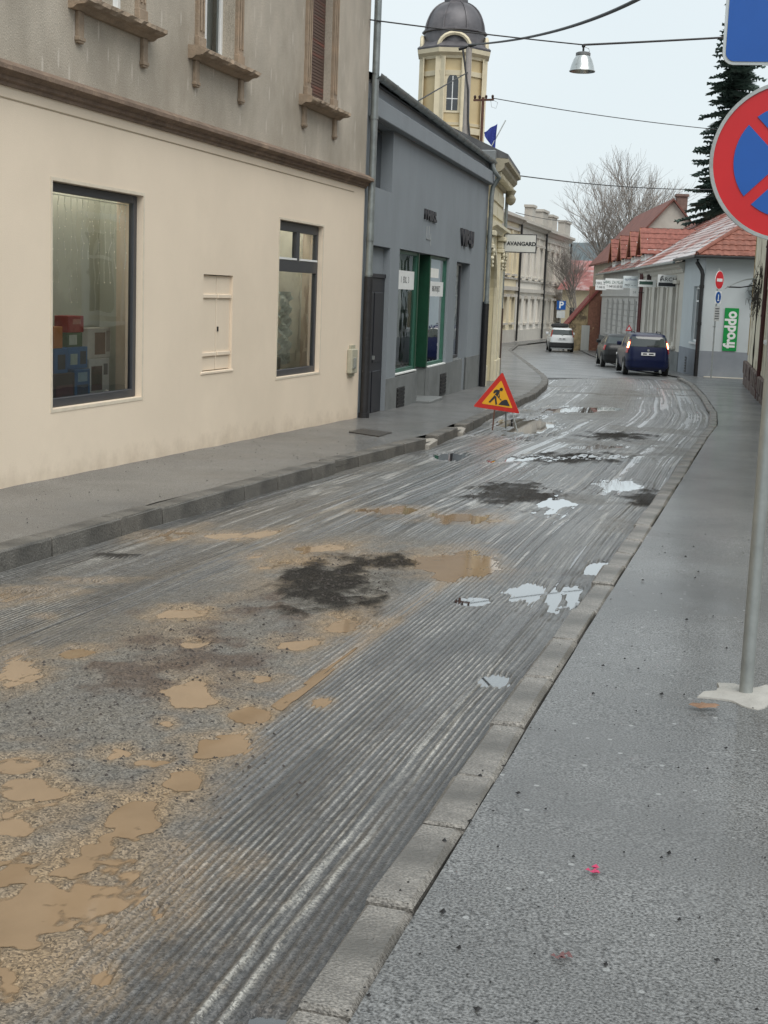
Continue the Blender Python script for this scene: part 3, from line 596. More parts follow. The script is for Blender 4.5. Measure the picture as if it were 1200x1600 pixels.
# upper windows: jambs, glazing, crumbling sills on brackets
for k, (a, b, c, e) in enumerate(uw):
    if k < 2:
        wv = pane_window(bh, 'upper_window', a, b, c, e, .07, .16, M_WHITE, M_CLEAR, mull=((a+b)/2,), trans=(5.75,))
        part('curtain', M_CURT, wv, (a, b, .30, .31, c, e))
    else:
        wv = part('roller_blind', M_BROWNSH, bh, (a, b, .12, .14, c, e))
        for j in range(40): part('slat', M_BROWNSH, wv, (a+.01, b-.01, .108, .12, c+.02+j*.046, c+.056+j*.046))
    for s, (u0, u1) in ((0, (a-.19, a-.004)), (1, (b+.004, b+.19))):
        jm = MB(); jm.box(u0, u1, -.05, .14, c-.02, e+.05); jm.box(u0+.035, u0+.07, -.066, -.05, c+.22, e-.1); jm.box(u1-.07, u1-.035, -.066, -.05, c+.22, e-.1); jm.box(u0-.012, u1+.012, -.066, .0, c-.02, c+.16)
        jm.build('surround', M_TRIM, bh, bevel=.008)
    part('lintel', M_TRIM, bh, (a-.22, b+.22, -.08, .1, e+.05, e+.25), (a-.27, b+.27, -.13, .1, e+.25, e+.33), bevel=.01)
    sm = MB(); nx = 26; rr = random.Random(k)
    xs = [a-.38+(b-a+.76)*i/nx for i in range(nx+1)]
    prf = [(.06, 4.34), (-.05, 4.34), (-.10, 4.375), (-.17, 4.385), (-.22, 4.41), (-.22, 4.45), (-.15, 4.475), (.06, 4.50)]
    vs = []
    for x in xs:
        j = [rr.uniform(-.016, .012) for _ in prf]
        vs += [(x, p[0]+(j[q] if 3 <= q <= 6 else 0), p[1]+(j[q]*.8 if 3 <= q <= 6 else 0)) for q, p in enumerate(prf)]
    n = len(prf)
    sm.add(vs, [(i*n+q, i*n+(q+1) % n, (i+1)*n+(q+1) % n, (i+1)*n+q) for i in range(nx) for q in range(n)]+[tuple(range(n)), tuple(nx*n+q for q in range(n))])
    so = sm.build('sill', M_TRIM, bh)
    for u in (a-.24, b+.14):
        part('bracket', M_TRIM, so, (u, u+.11, -.045, 0, 4.04, 4.34), (u-.015, u+.125, -.055, 0, 4.06, 4.10), bevel=.006)
# downpipe at the corner: zinc above, black cast iron below
dp = MB(); dp.tube([(XE+.06, -.10, 7.6), (XE+.06, -.10, 2.0)], .062, 12)
for z in (2.05, 2.62, 4.6, 6.55): dp.tube([(XE+.06, -.10, z-.03), (XE+.06, -.10, z+.03)], .072, 12)
dp.build('downpipe', M_ZINC, bh, smooth=True)
M_FLAKY = mat('flaking_black', (.018, .018, .02), .5, var=.3, scale=6, bump=.3, bscale=25, col2=(.28, .28, .27), thr=(.66, .70))
mb = MB().tube([(XE+.06, -.10, 2.0), (XE+.06, -.10, -.50)], .075, 12); mb.tube([(XE+.06, -.10, -.30), (XE+.06, -.10, -.45)], .095, 12); mb.build('downpipe_base', M_FLAKY, bh, smooth=True)

# things in the display window ---------------------------------------
def carton(name, label, y0, y1, z0, z1, xf, dp_, col, deco=(), rz=0.0):
    """a carton standing behind the glass, front face at x=xf (street side)"""
    cx, cy = xf-dp_/2, (y0+y1)/2; w2, h = (y1-y0)/2, z1-z0
    t = thing(name, label, 'box', (cx, cy, z0), R(90)+rz)
    part('carton', mat('card_%02x%02x%02x' % tuple(int(c*255) for c in col), col, .45, var=.12, scale=9), t, (-w2, w2, -dp_/2, dp_/2, 0, h), bevel=.006)
    for (a, b, c, e, cc) in deco:
        part('printed_panel', mat('print_%02x%02x%02x' % tuple(int(q*255) for q in cc), cc, .4, var=.2, scale=14), t, (-w2+a*2*w2, -w2+b*2*w2, -dp_/2-.003, -dp_/2, c*h, e*h))
    return t
def wz(px, py, Xp=-7.15):
    dd = ray(px, py); tt = (Xp-EYE[0])/dd[0]; p = EYE+tt*dd; return p[1], p[2]
def pxcarton(name, label, x0, y0, x1, y1, Xp, dp_, col, deco=(), zb=None):
    ya, za = wz(x0, y1, Xp); yb, zb2 = wz(x1, y0, Xp); z0 = wz((x0+x1)/2, y1, Xp)[1]; z1 = wz((x0+x1)/2, y0, Xp)[1]
    if zb is not None: z1 += zb-z0; z0 = zb
    carton(name, label, ya, yb, z0, z1, Xp, dp_, col, deco); return z1
BL = (.015, .13, .34); sh = .502
zA = pxcarton('dark_carton', 'dark printed box lowest in the shop window by the frame', 84, 587, 117, 632, -7.04, .22, (.03, .02, .03), ((.1, .9, .1, .6, (.10, .03, .05)),), sh)
zB = pxcarton('blue_toy_box', 'blue toy box standing upright on the display shelf', 117, 574, 141, 622, -7.05, .2, BL, ((.15, .85, .1, .5, (.03, .06, .12)), (.2, .8, .6, .9, (.25, .4, .5))), sh)
zC = pxcarton('blue_toy_box', 'small blue toy box on top of the dark box, next to the window frame', 85, 547, 106, 586, -7.07, .16, BL, ((.25, .8, .15, .75, (.02, .03, .05)),), zA+.002)
zD = pxcarton('blue_toy_box', 'blue toy box with pale label under the green and red boxes', 107, 541, 137, 575, -7.10, .18, (.02, .15, .38), ((.1, .45, .2, .7, (.4, .5, .45)), (.6, .9, .2, .8, (.02, .04, .08))), zB+.002)
zE = pxcarton('green_carton', 'small green and white box between red box and blue box', 106, 519, 129, 541, -7.12, .16, (.05, .12, .05), ((.08, .6, .15, .85, (.5, .55, .48)),), zD+.002)
zF = pxcarton('red_carton', 'bright red box on top of the window display stack', 106, 493, 131, 519, -7.12, .16, (.36, .02, .02), ((.3, .8, .5, .8, (.5, .2, .15)),), zE+.002)
pxcarton('orange_carton', 'narrow orange box on the small blue toy box', 84, 513, 98, 547, -7.07, .14, (.50, .16, .02), (), zC+.002)
pxcarton('white_appliance_box', 'white box with dark heater picture low in the shop window', 140, 562, 171, 620, -7.18, .2, (.55, .56, .55), ((.08, .62, .15, .8, (.10, .05, .05)), (.7, .9, .55, .85, (.08, .08, .1)), (.12, .58, .3, .65, (.25, .08, .05))), sh)
zG = sh+(wz(155, 562, -7.18)[1]-wz(155, 620, -7.18)[1])
pxcarton('white_appliance_box', 'white box with brown jug picture on top of the heater box', 137, 513, 173, 560, -7.2, .18, (.58, .56, .52), ((.3, .75, .12, .85, (.17, .09, .06)), (.8, .95, .2, .9, (.35, .3, .27))), zG+.002)
t = thing('display_stand', 'tall dark garment stand with white price panel behind the small boxes', 'stand', (-7.29, 12.40, .502), R(90))
mb = MB(); mb.lathe([(.15, 0), (.15, .03), (.03, .05), (.03, .85), (.12, .9), (.19, 1.15), (.19, 1.35), (.13, 1.5), (.05, 1.55)], 14); mb.build('torso', mat('dark_cloth', (.02, .02, .028), .9), t, smooth=True)
MB().ball((0, 0, 1.62), .1, 10, 8).build('cap', mat('red_cloth', (.16, .02, .03), .9), t, smooth=True)
t = thing('price_panel', 'white price panel with dots standing behind the orange box', 'panel', (-7.2, 12.44, 1.05), R(90))
part('board', M_PAPER, t, (-.09, .09, -.008, .008, -.1, .50), bevel=.003)
for i in range(7): part('dot', MATS['dark_cloth'], t, (-.045, -.02, -.011, -.0085, .02+i*.06, .045+i*.06))
MB().tube([(0, .02, -.55), (0, .02, -.1)], .01).build('foot', M_STEEL, t)
tag(MB().ball((-7.12, 14.02, .535), .035, 12, 8).build('white_ball', M_WHITE, None, smooth=True), 'small white ball on the shelf of the display window', 'ball')
lt = thing('icicle_lights', 'icicle string of tiny white lights hanging behind the display glass', 'string lights', (-6.95, 12.35, 2.58), R(90))
M_BULB = mat('tiny_bulb', (.9, .85, .7), .3, emit=.35); M_WIRE = mat('white_wire', (.75, .76, .70), .5)
wm = MB().tube([(.0, .0, 0), (1.82, .0, 0)], .004, 4); bm_ = MB(); rr = random.Random(4)
for i in range(15):
    x = .05+i*.123; ln = rr.choice((.35, .6, .85, 1.05))*(1.0 if i < 10 else .8); pts = [(x, 0, 0)]
    for k in range(1, 9): pts.append((x+rr.uniform(-.012, .012), rr.uniform(-.01, .02), -ln*k/8))
    wm.tube(pts, .0035, 4)
    for k in range(1, 9): bm_.ball(tuple(np.array(pts[k])+[.006, 0, 0]), rr.choice((.004, .005, .007)), 6, 4)
wm.build('wire', M_WIRE, lt); bm_.build('bulbs', M_BULB, lt, kind='stuff')

# ------------------------------------------------------------------ grey house
M_GREY = mat('grey_blue_render', (.225, .25, .272), .8, var=.08, scale=1.1, bump=.25, bscale=80, col2=(.19, .212, .228), thr=(.5, .72), fine=.08, stretch=(1, 1, .5))
M_GPL = mat('grey_plinth', (.175, .185, .185), .7, var=.15, scale=2.5, bump=.25, bscale=50, col2=(.12, .128, .13), thr=(.5, .7))
M_GREEN = mat('green_paint', (.006, .05, .025), .4, var=.2, scale=4)
M_GREENL = mat('green_frame', (.022, .095, .065), .45, var=.2, scale=4)
M_DKDOOR = mat('dark_door', (.014, .015, .022), .45, var=.25, scale=3)
M_WOOD = mat('brown_wood', (.26, .10, .045), .6, var=.3, scale=4, stretch=(4, 4, .4))
ang = math.atan2(.78, 13.85)
gh = thing('shop_house', 'low grey blue rendered house with green shop front and zinc gutter', 'house', (-6.82, 22.75, -.41), R(90)+ang)
GZ = .41                                                            # local z = world z + .41
def lz(z): return z+GZ
GL = 13.85
ops = [(.35, 2.12, -1, lz(2.55)), (2.95, 8.42, -1, lz(2.57)), (9.42, 11.4, -1, lz(2.52)), (.45, 2.05, lz(3.53), lz(4.62))]
rawbuild(wallmb(.0, GL, -.6, lz(5.18), ops, .5), 'wall', M_GREY, gh)
part('shell', M_GREY, gh, (0, .3, .51, 8, -.6, lz(4.9)), (GL-.3, GL, .51, 8, -.6, lz(4.9)), (0, GL, 7.7, 8, -.6, lz(4.9)))
# plinth panels under the shop windows
part('stall_riser', M_GPL, gh, (2.95, 5.08, .05, .5, -.6, lz(.18)), bevel=.01); part('stall_riser', M_GPL, gh, (6.32, 8.42, .05, .5, -.6, lz(.18)), bevel=.01)
part('stall_riser', M_GPL, gh, (9.42, 10.7, .08, .5, -.6, lz(.24)), bevel=.01)
for q in ((2.13, 2.949, .04, .16), (2.951, 5.09, .049, .16), (6.31, 8.42, .049, .18), (8.421, 9.42, .04, .2), (9.421, 10.7, .079, .22), (11.4, GL-.4, .04, .22)):
    part('plinth', M_GPL, gh, (q[0], q[1], -.02, q[2], -.6, lz(q[3])))
for a, b, z0, z1 in ((3.05, 3.75, -.50, -.06), (7.72, 8.45, -.50, -.02)):
    v = part('cellar_vent', M_BLACK, gh, (a, b, -.035, -.021, lz(z0), lz(z1)))
    for k in range(5): part('louvre', MATS['dark_void'], v, (a+.03, b-.03, -.046, -.036, lz(z0)+.04+k*.08, lz(z0)+.085+k*.08))
def shopwin(x0, x1, z0, z1, mm, y=.06):
    w = pane_window(gh, 'shop_window', x0, x1, z0, z1, .07, y, mm, M_GLASS, fd=.08)
    part('sill', M_WHITE, w, (x0, x1, y-.07, y, z0-.03, z0), bevel=.004); return w
s1 = shopwin(2.955, 5.0, lz(.215), lz(2.565), M_GREENL); s2 = shopwin(6.4, 8.415, lz(.215), lz(2.565), M_GREENL)
part('post', M_GREEN, gh, (5.001, 5.12, .04, .4, lz(.19), lz(2.565)), (6.28, 6.399, .04, .4, lz(.19), lz(2.565)), bevel=.01)
gd = part('shop_door', M_GREEN, gh, (5.13, 6.27, .42, .47, -.22, lz(2.55)), bevel=.01)
p = MB(); p.quad((5.3, .415, lz(.55)), (6.1, .415, lz(.55)), (6.1, .415, lz(2.35)), (5.3, .415, lz(2.35))); p.build('door_pane', M_DARKGLASS, gd)
part('door_panel', M_GREENL, gd, (5.28, 6.12, .405, .42, lz(-.05), lz(.42)), bevel=.008)
MB().tube([(5.25, .37, lz(.7)), (5.25, .37, lz(1.2))], .015).build('door_handle', M_STEEL, gd)
part('doorstep', M_GPL, gh, (5.0, 6.45, -.32, .4, -.55, lz(-.42)), bevel=.02)
M_ROOM = mat('shop_room', (.55, .56, .52), .8, var=.2, scale=1.0)
for a, b in ((2.6, 5.1), (6.3, 8.8)): part('shop_interior', M_ROOM, gh, (a, b, 1.2, 1.25, -.3, 3.2), (a, a+.05, .51, 1.2, -.3, 3.2), (b-.05, b, .51, 1.2, -.3, 3.2), (a+.05, b-.05, .51, 1.2, -.3, -.2), (a+.05, b-.05, .51, 1.2, 3.15, 3.2))
for a, b in ((2.9, 4.9), (6.5, 8.5)): part('hidden_fill_strip', MATS['shop_fill_glow'], gh, (a, b, .6, .8, 3.10, 3.145))  # hidden emitters added to lift the dark interiors of the green shop
for (x0, x1, za, zb, s, w) in ((3.05, 4.86, 1.82, 2.18, '1  EXL  3', s1), (6.5, 8.22, 1.70, 2.02, 'BIKE-PROJECT', s2)):
    pn = part('window_poster', M_WHITE, w, (x0, x1, .088, .092, lz(za), lz(zb)))
    text('poster_lettering', s, .17, M_ANTH, pn, ((x0+x1)/2, .086, lz((za+zb)/2)), (R(90), 0, 0), .001, 1.25 if w == s1 else .9)
part('window_poster', M_PAPER, s2, (6.55, 7.6, .088, .092, lz(2.1), lz(2.3)))
# entrance recess with dark door
ed = part('entrance_door', M_DKDOOR, gh, (.36, 2.11, .08, .14, -.4, lz(2.0)), bevel=.01)
for a, b in ((.5, 1.2), (1.28, 1.98)):
    for c, e in ((.0, .75), (.9, 2.15)): part('door_panel', M_DKDOOR, ed, (a, b, .065, .08, c, e), bevel=.01)
part('door_handle', M_STEEL, ed, (1.2, 1.28, .03, .064, lz(.55), lz(.62)))
part('fanlight', M_GREY, gh, (.36, 2.11, .12, .20, lz(2.0), lz(2.54)), bevel=.01)
part('fanlight_frame', M_DKDOOR, gh, (.36, 2.11, .06, .119, lz(2.001), lz(2.07)), (.36, .46, .06, .119, lz(2.07), lz(2.54)))
part('floor_slab', M_GPL, gh, (.36, 9.4, .41, 1.7, -.5, -.3))
# narrow display and door by the end
wq = pane_window(gh, 'display_window', 9.43, 10.7, lz(.25), lz(2.51), .07, .10, M_ANTH, M_GLASS)
part('display_board', M_DKDOOR, wq, (9.5, 10.7, .35, .4, lz(.25), lz(2.5)))
part('mirror_strip', M_STEEL, wq, (9.62, 9.74, .30, .33, lz(.6), lz(2.3)))
sd = part('side_door', M_GPL, gh, (10.701, 11.39, .30, .36, -.6, lz(2.51)), bevel=.01)
part('door_panel', M_GREY, sd, (10.8, 11.3, .285, .30, .2, 2.6), bevel=.01)
# attic opening with wooden frame
part('attic_recess', mat('recess', (.10, .11, .115), .9), gh, (.46, 2.04, .22, .26, lz(3.54), lz(4.61)))
part('attic_window_frame', M_WOOD, gh, (.46, .66, .08, .215, lz(3.54), lz(4.6)), (.66, .84, .12, .215, lz(3.54), lz(4.6)), bevel=.01)
p = MB(); p.quad((.85, .205, lz(3.6)), (2.0, .205, lz(3.6)), (2.0, .205, lz(4.55)), (.85, .205, lz(4.55))); p.build('attic_pane', M_DARKGLASS, gh)
# eaves: beam, soffit, half round gutter on brackets, roof
part('eaves_beam', M_GREY, gh, (.02, GL, -.16, -.003, lz(4.62), lz(4.93)), bevel=.015)
mb = MB(); n = 10; gx = np.linspace(-.03, GL-.1, 44)
for rr_, flip in ((.085, 1), (.078, -1)):
    vs = []; zq = 5.24
    for x in gx:
        zz = lz(zq)+.06-.10*x/GL*1.0
        vs += [(x, -.13+rr_*math.cos(math.pi+math.pi*j/n), zz+rr_*math.sin(math.pi+math.pi*j/n)) for j in range(n+1)]
    mb.add(vs, [(i*(n+1)+j, i*(n+1)+j+1, (i+1)*(n+1)+j+1, (i+1)*(n+1)+j) for i in range(len(gx)-1) for j in range(n)])
gt = mb.build('gutter', M_ZINC, gh, smooth=True)
for i in range(15):
    x = .3+i*.93; zz = lz(5.24)+.06-.10*x/GL
    MB().tube([(x, -.13+.09*math.cos(math.pi+math.pi*j/8), zz+.09*math.sin(math.pi+math.pi*j/8)) for j in range(9)], .013, 5).build('gutter_bracket', M_ZINC, gt)
def tile_field(o, e1, e2, nrow, ncol, name, m, parent, wav=.025, lap=.03, kind='stuff', seg=3):
    """roof covering: o corner at eaves, e1 along the eaves, e2 up the slope"""
    o, e1, e2 = map(lambda q: np.array(q, float), (o, e1, e2)); nrm = np.cross(e1, e2); nrm /= np.linalg.norm(nrm)
    if nrm[2] < 0: nrm = -nrm
    nc = ncol*seg; a = np.arange(nc+1)/nc; wave = wav*np.abs(np.sin(np.pi*np.arange(nc+1)/seg))
    co = []; q = []
    for r_ in range(nrow):
        for t_, h in ((r_/nrow, lap), ((r_+1.12)/nrow, .0)):
            jit = np.random.default_rng(r_).normal(0, .004, nc+1)
            co.append(o+a[:, None]*e1+t_*e2+(wave+h+jit)[:, None]*nrm)
        b0 = r_*2*(nc+1)
        i = np.arange(nc); q.append(np.stack([b0+i, b0+i+1, b0+nc+2+i, b0+nc+1+i], -1))
        co.append(o+a[:, None]*e1+(r_/nrow)*e2-.01*nrm)             # the butt edge
    # re-index with three rows of points per course
    co = np.concatenate(co); q = []
    for r_ in range(nrow):
        b0 = r_*3*(nc+1); i = np.arange(nc)
        q.append(np.stack([b0+i, b0+i+1, b0+nc+2+i, b0+nc+1+i], -1)); b2 = b0+2*(nc+1)
        q.append(np.stack([b2+i, b2+i+1, b0+i+1, b0+i], -1))
    me = bpy.data.meshes.new(name); setmesh(me, co, np.concatenate(q)); me.polygons.foreach_set('use_smooth', np.zeros(len(me.polygons), bool))
    return link(name, me, m, parent, kind)
M_SLATE = mat('dark_slate', (.075, .078, .082), .6, var=.3, scale=5, col2=(.12, .12, .12), thr=(.5, .7))
tile_field((-.05, -.12, lz(5.27)), (GL+.1, 0, -.09), (0, 4.2, 1.5), 14, 50, 'roof_slates', M_SLATE, gh, .006, .02)
mb = MB(); mb.prism([(-.06, lz(5.185)), (4.1, lz(6.62)), (8.3, lz(5.19))], 0.0, GL, 'x'); mb.build('roof', M_SLATE, gh)
part('verge_parapet', mat('parapet_zinc', (.22, .235, .24), .6, .3), gh, (GL-.18, GL+.1, -.16, 3.5, lz(5.0), lz(5.5)), bevel=.02)
# gutter outlet and downpipe at the far end
zo = lz(5.05)
mb = MB().tube([(GL-.5, -.13, zo+.1), (GL-.5, -.15, zo-.02), (GL-.46, -.20, zo-.12), (GL-.28, -.30, zo-.26), (GL-.22, -.14, zo-.5), (GL-.22, -.12, zo-.75), (GL-.22, -.12, lz(1.55))], .06, 10)
for z in (1.6, 2.9, 4.2): mb.tube([(GL-.22, -.12, lz(z)-.03), (GL-.22, -.12, lz(z)+.03)], .07, 10)
mb.build('downpipe', M_ZINC, gh, smooth=True)
MB().tube([(GL-.22, -.12, lz(1.55)), (GL-.22, -.12, -.7)], .075, 10).build('downpipe_base', M_BLACK, gh, smooth=True)
part('end_pilaster', M_DKDOOR, gh, (GL-.12, GL+.14, -.06, .0, -.7, lz(1.6)))
# lettering on the wall
M_LET = mat('black_letters', (.02, .022, .028), .5)
text('wall_lettering', 'I HIRS.', .27, M_LET, gh, (5.82, -.02, lz(3.34)), (R(90), 0, 0), .018, 1.75, bold=.012)
text('wall_lettering', 'VIP-U', .52, M_LET, gh, (10.6, -.03, lz(3.08)), (R(90), 0, 0), .025, 1.45, bold=.022)
mb = MB()
for a, b, c, e in ((5.5, 5.56, 2.86, 3.12), (5.75, 5.8, 2.9, 3.14), (5.5, 5.95, 2.86, 2.89), (5.95, 6.0, 2.74, 3.0)): mb.box(a, b, -.012, 0, lz(c), lz(e))
mb.build('faded_emblem', mat('pale_emblem', (.30, .32, .33), .7), gh)

# ------------------------------------------------------------------ cream house with the arched gateway
M_CREAM = mat('cream_stucco', (.60, .535, .355), .8, var=.1, scale=1.5, bump=.2, bscale=50, col2=(.50, .44, .30), thr=(.52, .72))
M_CREAML = mat('cream_stucco_light', (.66, .61, .46), .8, var=.1, scale=2, bump=.3, bscale=40, col2=(.50, .45, .33), thr=(.55, .72))
a2 = math.atan2(.7, 5.8); yh = thing('gateway_house', 'cream stucco house with arched gateway and heavy cornice beside the grey house', 'house', (-7.6, 36.62, -.66), R(90)+a2)
def yz(z): return z+.66
YL = 5.3
mb = MB(); n = 16; xa, xb, zs = .55, 3.45, yz(1.75)
arc = [((xa+xb)/2-(xb-xa)/2*math.cos(math.pi*i/n), zs+1.28*math.sin(math.pi*i/n)) for i in range(n+1)]
left = [(0, -.6), (0, yz(3.6)), (YL, yz(3.6)), (YL, -.6), (xb, -.6)]
outl = left+[(p[0], p[1]) for p in arc[::-1]]+[(xa, -.6)]
mb.prism(outl, 0, .45, 'y'); mb.build('wall', M_CREAM, yh)
mb = MB()
for i in range(n):
    (u0, w0), (u1, w1) = arc[i], arc[i+1]; cx = (xa+xb)/2
    f = lambda u, w, k: (cx+(u-cx)*k, zs+(w-zs)*k)
    q0, q1 = f(u0, w0, 1.13), f(u1, w1, 1.13)
    mb.prism([(u0, w0), (u1, w1), q1, q0], -.07, .02, 'y')
mb.box(xa-.19, xa, -.07, .02, -.6, zs); mb.box(xb, xb+.19, -.07, .02, -.6, zs); mb.build('archivolt', M_CREAML, yh)
part('gate_leaf', mat('gate_wood', (.33, .30, .22), .7, var=.2, scale=3, stretch=(4, 4, .3)), yh, (xa-.05, xb+.05, .35, .44, -.6, yz(3.1)))
for k in range(7): part('gate_board', MATS['gate_wood'], yh, (xa+.03+k*.41, xa+.40+k*.41, .325, .35, -.5, yz(1.7)))
for a, b in ((.02, .36), (3.72, 4.2), (4.7, 5.2)):
    pl = part('pilaster', M_CREAML, yh, (a, b, -.12, -.001, -.6, yz(3.0)), (a-.05, b+.05, -.15, -.001, -.6, yz(-.1)), bevel=.01)
    part('capital', M_CREAML, pl, (a-.04, b+.04, -.2, 0, yz(3.0), yz(3.12)), (a, b, -.17, 0, yz(3.13), yz(3.32)), (a-.08, b+.08, -.24, 0, yz(3.33), yz(3.46)), bevel=.02)
    mb = MB()
    for k in range(5): mb.ball(((a+b)/2+.1*math.sin(k*2.1), -.16, yz(2.95)-k*.1), .075-.008*k, 8, 6)
    mb.build('scroll_ornament', M_CREAML, pl, smooth=True)
mb = MB().prism([(.0, yz(3.47)), (-.12, yz(3.47)), (-.16, yz(3.56)), (-.26, yz(3.62)), (-.26, yz(3.7)), (-.1, yz(3.76)), (.0, yz(3.8))], -.05, YL+.06, 'x'); mb.build('string_course', M_CREAML, yh)
part('frieze', M_CREAM, yh, (0, YL, .0, .45, yz(3.605), yz(5.0)))
for a, b, c, e in ((.15, 2.75, 3.95, 4.28), (.15, 2.75, 4.35, 4.68), (2.95, 5.2, 3.95, 4.28), (2.95, 5.2, 4.35, 4.68)): part('frieze_panel', M_CREAML, yh, (a, b, -.035, -.001, yz(c), yz(e)), bevel=.012)
mb = MB().prism([(.0, yz(4.8)), (-.06, yz(4.8)), (-.12, yz(4.92)), (-.30, yz(5.0)), (-.38, yz(5.08)), (-.38, yz(5.18)), (-.48, yz(5.22)), (-.48, yz(5.3)), (.45, yz(5.34))], -.05, YL+.12, 'x'); mb.build('cornice', mat('cornice_worn', (.34, .31, .23), .85, var=.25, scale=4, bump=.4, bscale=30), yh)
mb = MB()
for k in range(10): mb.box(.15+k*.53, .33+k*.53, -.3, -.1, yz(4.86), yz(4.98))
mb.build('dentils', M_CREAML, yh, bevel=.01)
mb = MB().prism([(-.46, yz(5.32)), (-.46, yz(5.42)), (3.6, yz(7.2)), (7.5, yz(5.42)), (7.5, yz(5.32))], 0, YL, 'x'); mb.build('roof', M_SLATE, yh)
part('shell', M_CREAM, yh, (0, .3, .46, 7.4, -.6, yz(5.3)), (YL-.3, YL, .46, 7.4, -.6, yz(5.3)), (0, YL, 7.1, 7.4, -.6, yz(5.3)))
mb = MB(); mb.lathe([(.02, 0), (.08, .03), (.14, .1), (.16, .2), (.10, .3), (.16, .42), (.05, .5)], 10, (5.28, -.22, yz(4.45))); mb.build('corner_urn', MATS['cornice_worn'], yh, smooth=True)
mb = MB().tube([(YL+.03, -.1, yz(5.0)), (YL+.03, -.1, yz(1.4))], .05, 8); mb.build('downpipe', M_ZINC, yh, smooth=True)
MB().tube([(YL+.03, -.1, yz(1.4)), (YL+.03, -.1, -.5)], .065, 8).build('downpipe_base', mat('rusty_iron', (.06, .035, .025), .7), yh, smooth=True)
av = thing('hanging_sign', 'white projecting sign reading AVANGARD on the cream gateway house', 'sign', (-7.48, 41.0, 3.06), R(8))
part('board', mat('sign_board', (.60, .61, .58), .5, var=.06), av, (-.48, .44, -.045, .045, 0, .50), bevel=.008)
part('frame', M_ANTH, av, (-.50, -.482, -.05, .05, -.02, .52), (.442, .46, -.05, .05, -.02, .52), (-.48, .44, -.05, .05, -.02, -.002), (-.48, .44, -.05, .05, .502, .52))
MB().tube([(-.72, 0, .25), (-.48, 0, .25)], .02).build('bracket', M_BLACK, av)
text('lettering', 'AVANGARD', .155, M_LET, av, (.02, -.048, .235), (R(90), 0, 0), .002, 1.0, bold=.006)
# ================================================================== pixel helpers on facades
def PX(o, px, py, yoff=0.0):
    """photo pixel -> local (x, z) on the facade plane y=yoff of thing o"""
    a = o.rotation_euler[2]; n = np.array([-math.sin(a), math.cos(a), 0]); p0 = np.array(o.location)+n*yoff
    d = ray(px, py); t = ((p0-EYE)@n)/(d@n); p = EYE+t*d-np.array(o.location)
    return p[0]*math.cos(a)+p[1]*math.sin(a), p[2]

# ------------------------------------------------------------------ near house on the right, mostly out of frame
M_PEEL = mat('peeling_cream', (.72, .66, .52), .85, var=.15, scale=1.6, bump=.5, bscale=25, col2=(.33, .27, .19), thr=(.52, .60))
M_TILE = mat('red_tiles', (.22, .085, .060), .75, var=.4, scale=4, col2=(.16, .05, .03), thr=(.5, .68), fine=.2)
M_TSNOW = mat('snowy_tiles', (.25, .095, .07), .75, var=.35, scale=.7, col2=(.48, .46, .46), thr=(.36, .60), fine=.35)
M_REDDP = mat('dark_red_pipe', (.07, .018, .018), .5, var=.2)
rn = thing('roadside_house', 'cream house with peeling plaster and dark red downpipe by the right pavement', 'house', (-.95, 49.2, -.89), math.atan2(-45.2, 2.63))
wops = [(12.5+k*4.2, 13.9+k*4.2, 1.9, 3.75) for k in range(5)]
rawbuild(wallmb(0, 36, -.6, 5.6, wops, .4), 'wall', M_PEEL, rn)
for (a, b, c, e) in wops:
    ww = pane_window(rn, 'window', a, b, c, e, .08, .15, M_WHITE, M_DARKGLASS, mull=((a+b)/2,), trans=(e-.6,))
    part('surround', M_WHITE, ww, (a-.16, a-.003, -.05, .1, c-.1, e+.18), bevel=.01); part('surround', M_WHITE, ww, (b+.003, b+.16, -.05, .1, c-.1, e+.18), bevel=.01)
    part('sill', M_WHITE, ww, (a-.22, b+.22, -.12, -.001, c-.2, c-.1), bevel=.01); part('lintel', M_WHITE, ww, (a-.22, b+.22, -.1, -.001, e+.181, e+.32), bevel=.01)
mb = MB().prism([(0, 5.2), (-.08, 5.2), (-.14, 5.35), (-.3, 5.42), (-.3, 5.58), (0, 5.62)], -.1, 36, 'x'); mb.build('cornice', M_CREAML, rn)
part('shell', M_PEEL, rn, (0, .3, .41, 8, -.6, 5.6), (35.7, 36, .41, 8, -.6, 5.6), (0, 36, 7.7, 8, -.6, 5.6))
tile_field((-.3, -.45, 5.62), (36.6, 0, 0), (0, 4.6, 2.9), 16, 122, 'roof_tiles', M_TILE, rn)
mb = MB().prism([(-.3, 5.6), (4.1, 8.45), (8.5, 5.6)], .0, 36, 'x'); mb.build('roof', M_TILE, rn)
mb = MB().tube([(10.6, -.1, 5.2), (10.6, -.1, -.4)], .055, 10)
for z in (.6, 2.4, 4.2): mb.tube([(10.6, -.1, z-.03), (10.6, -.1, z+.03)], .068, 10)
mb.build('downpipe', M_REDDP, rn, smooth=True)
M_BASE = mat('plinth_stone', (.16, .12, .105), .85, var=.35, scale=5, bump=.5, bscale=25, col2=(.09, .06, .055), thr=(.5, .65))
rr = random.Random(5)
for row in range(3):
    x = -.05
    while x < 14:
        ln = rr.uniform(.5, .95); part('plinth_block', M_BASE, rn, (x, x+ln-.02, -.09-rr.uniform(0, .05), .0, -.5+row*.44, -.08+row*.44), bevel=.02); x += ln
part('exposed_brick', mat('brick_patch', (.20, .09, .06), .9, var=.4, scale=14, bump=.5, bscale=30), rn, (8.8, 9.9, -.012, -.001, .9, 3.1))
part('corner_quoin', mat('yellowed_plaster', (.48, .34, .16), .9, var=.3, scale=4), rn, (.0, .16, -.02, -.001, 1.0, 5.2))
cn = thing('door_canopy', 'curved metal canopy jutting from the peeling cream house', 'canopy', (-.9, 48.4, 2.35), math.atan2(-45.2, 2.63))
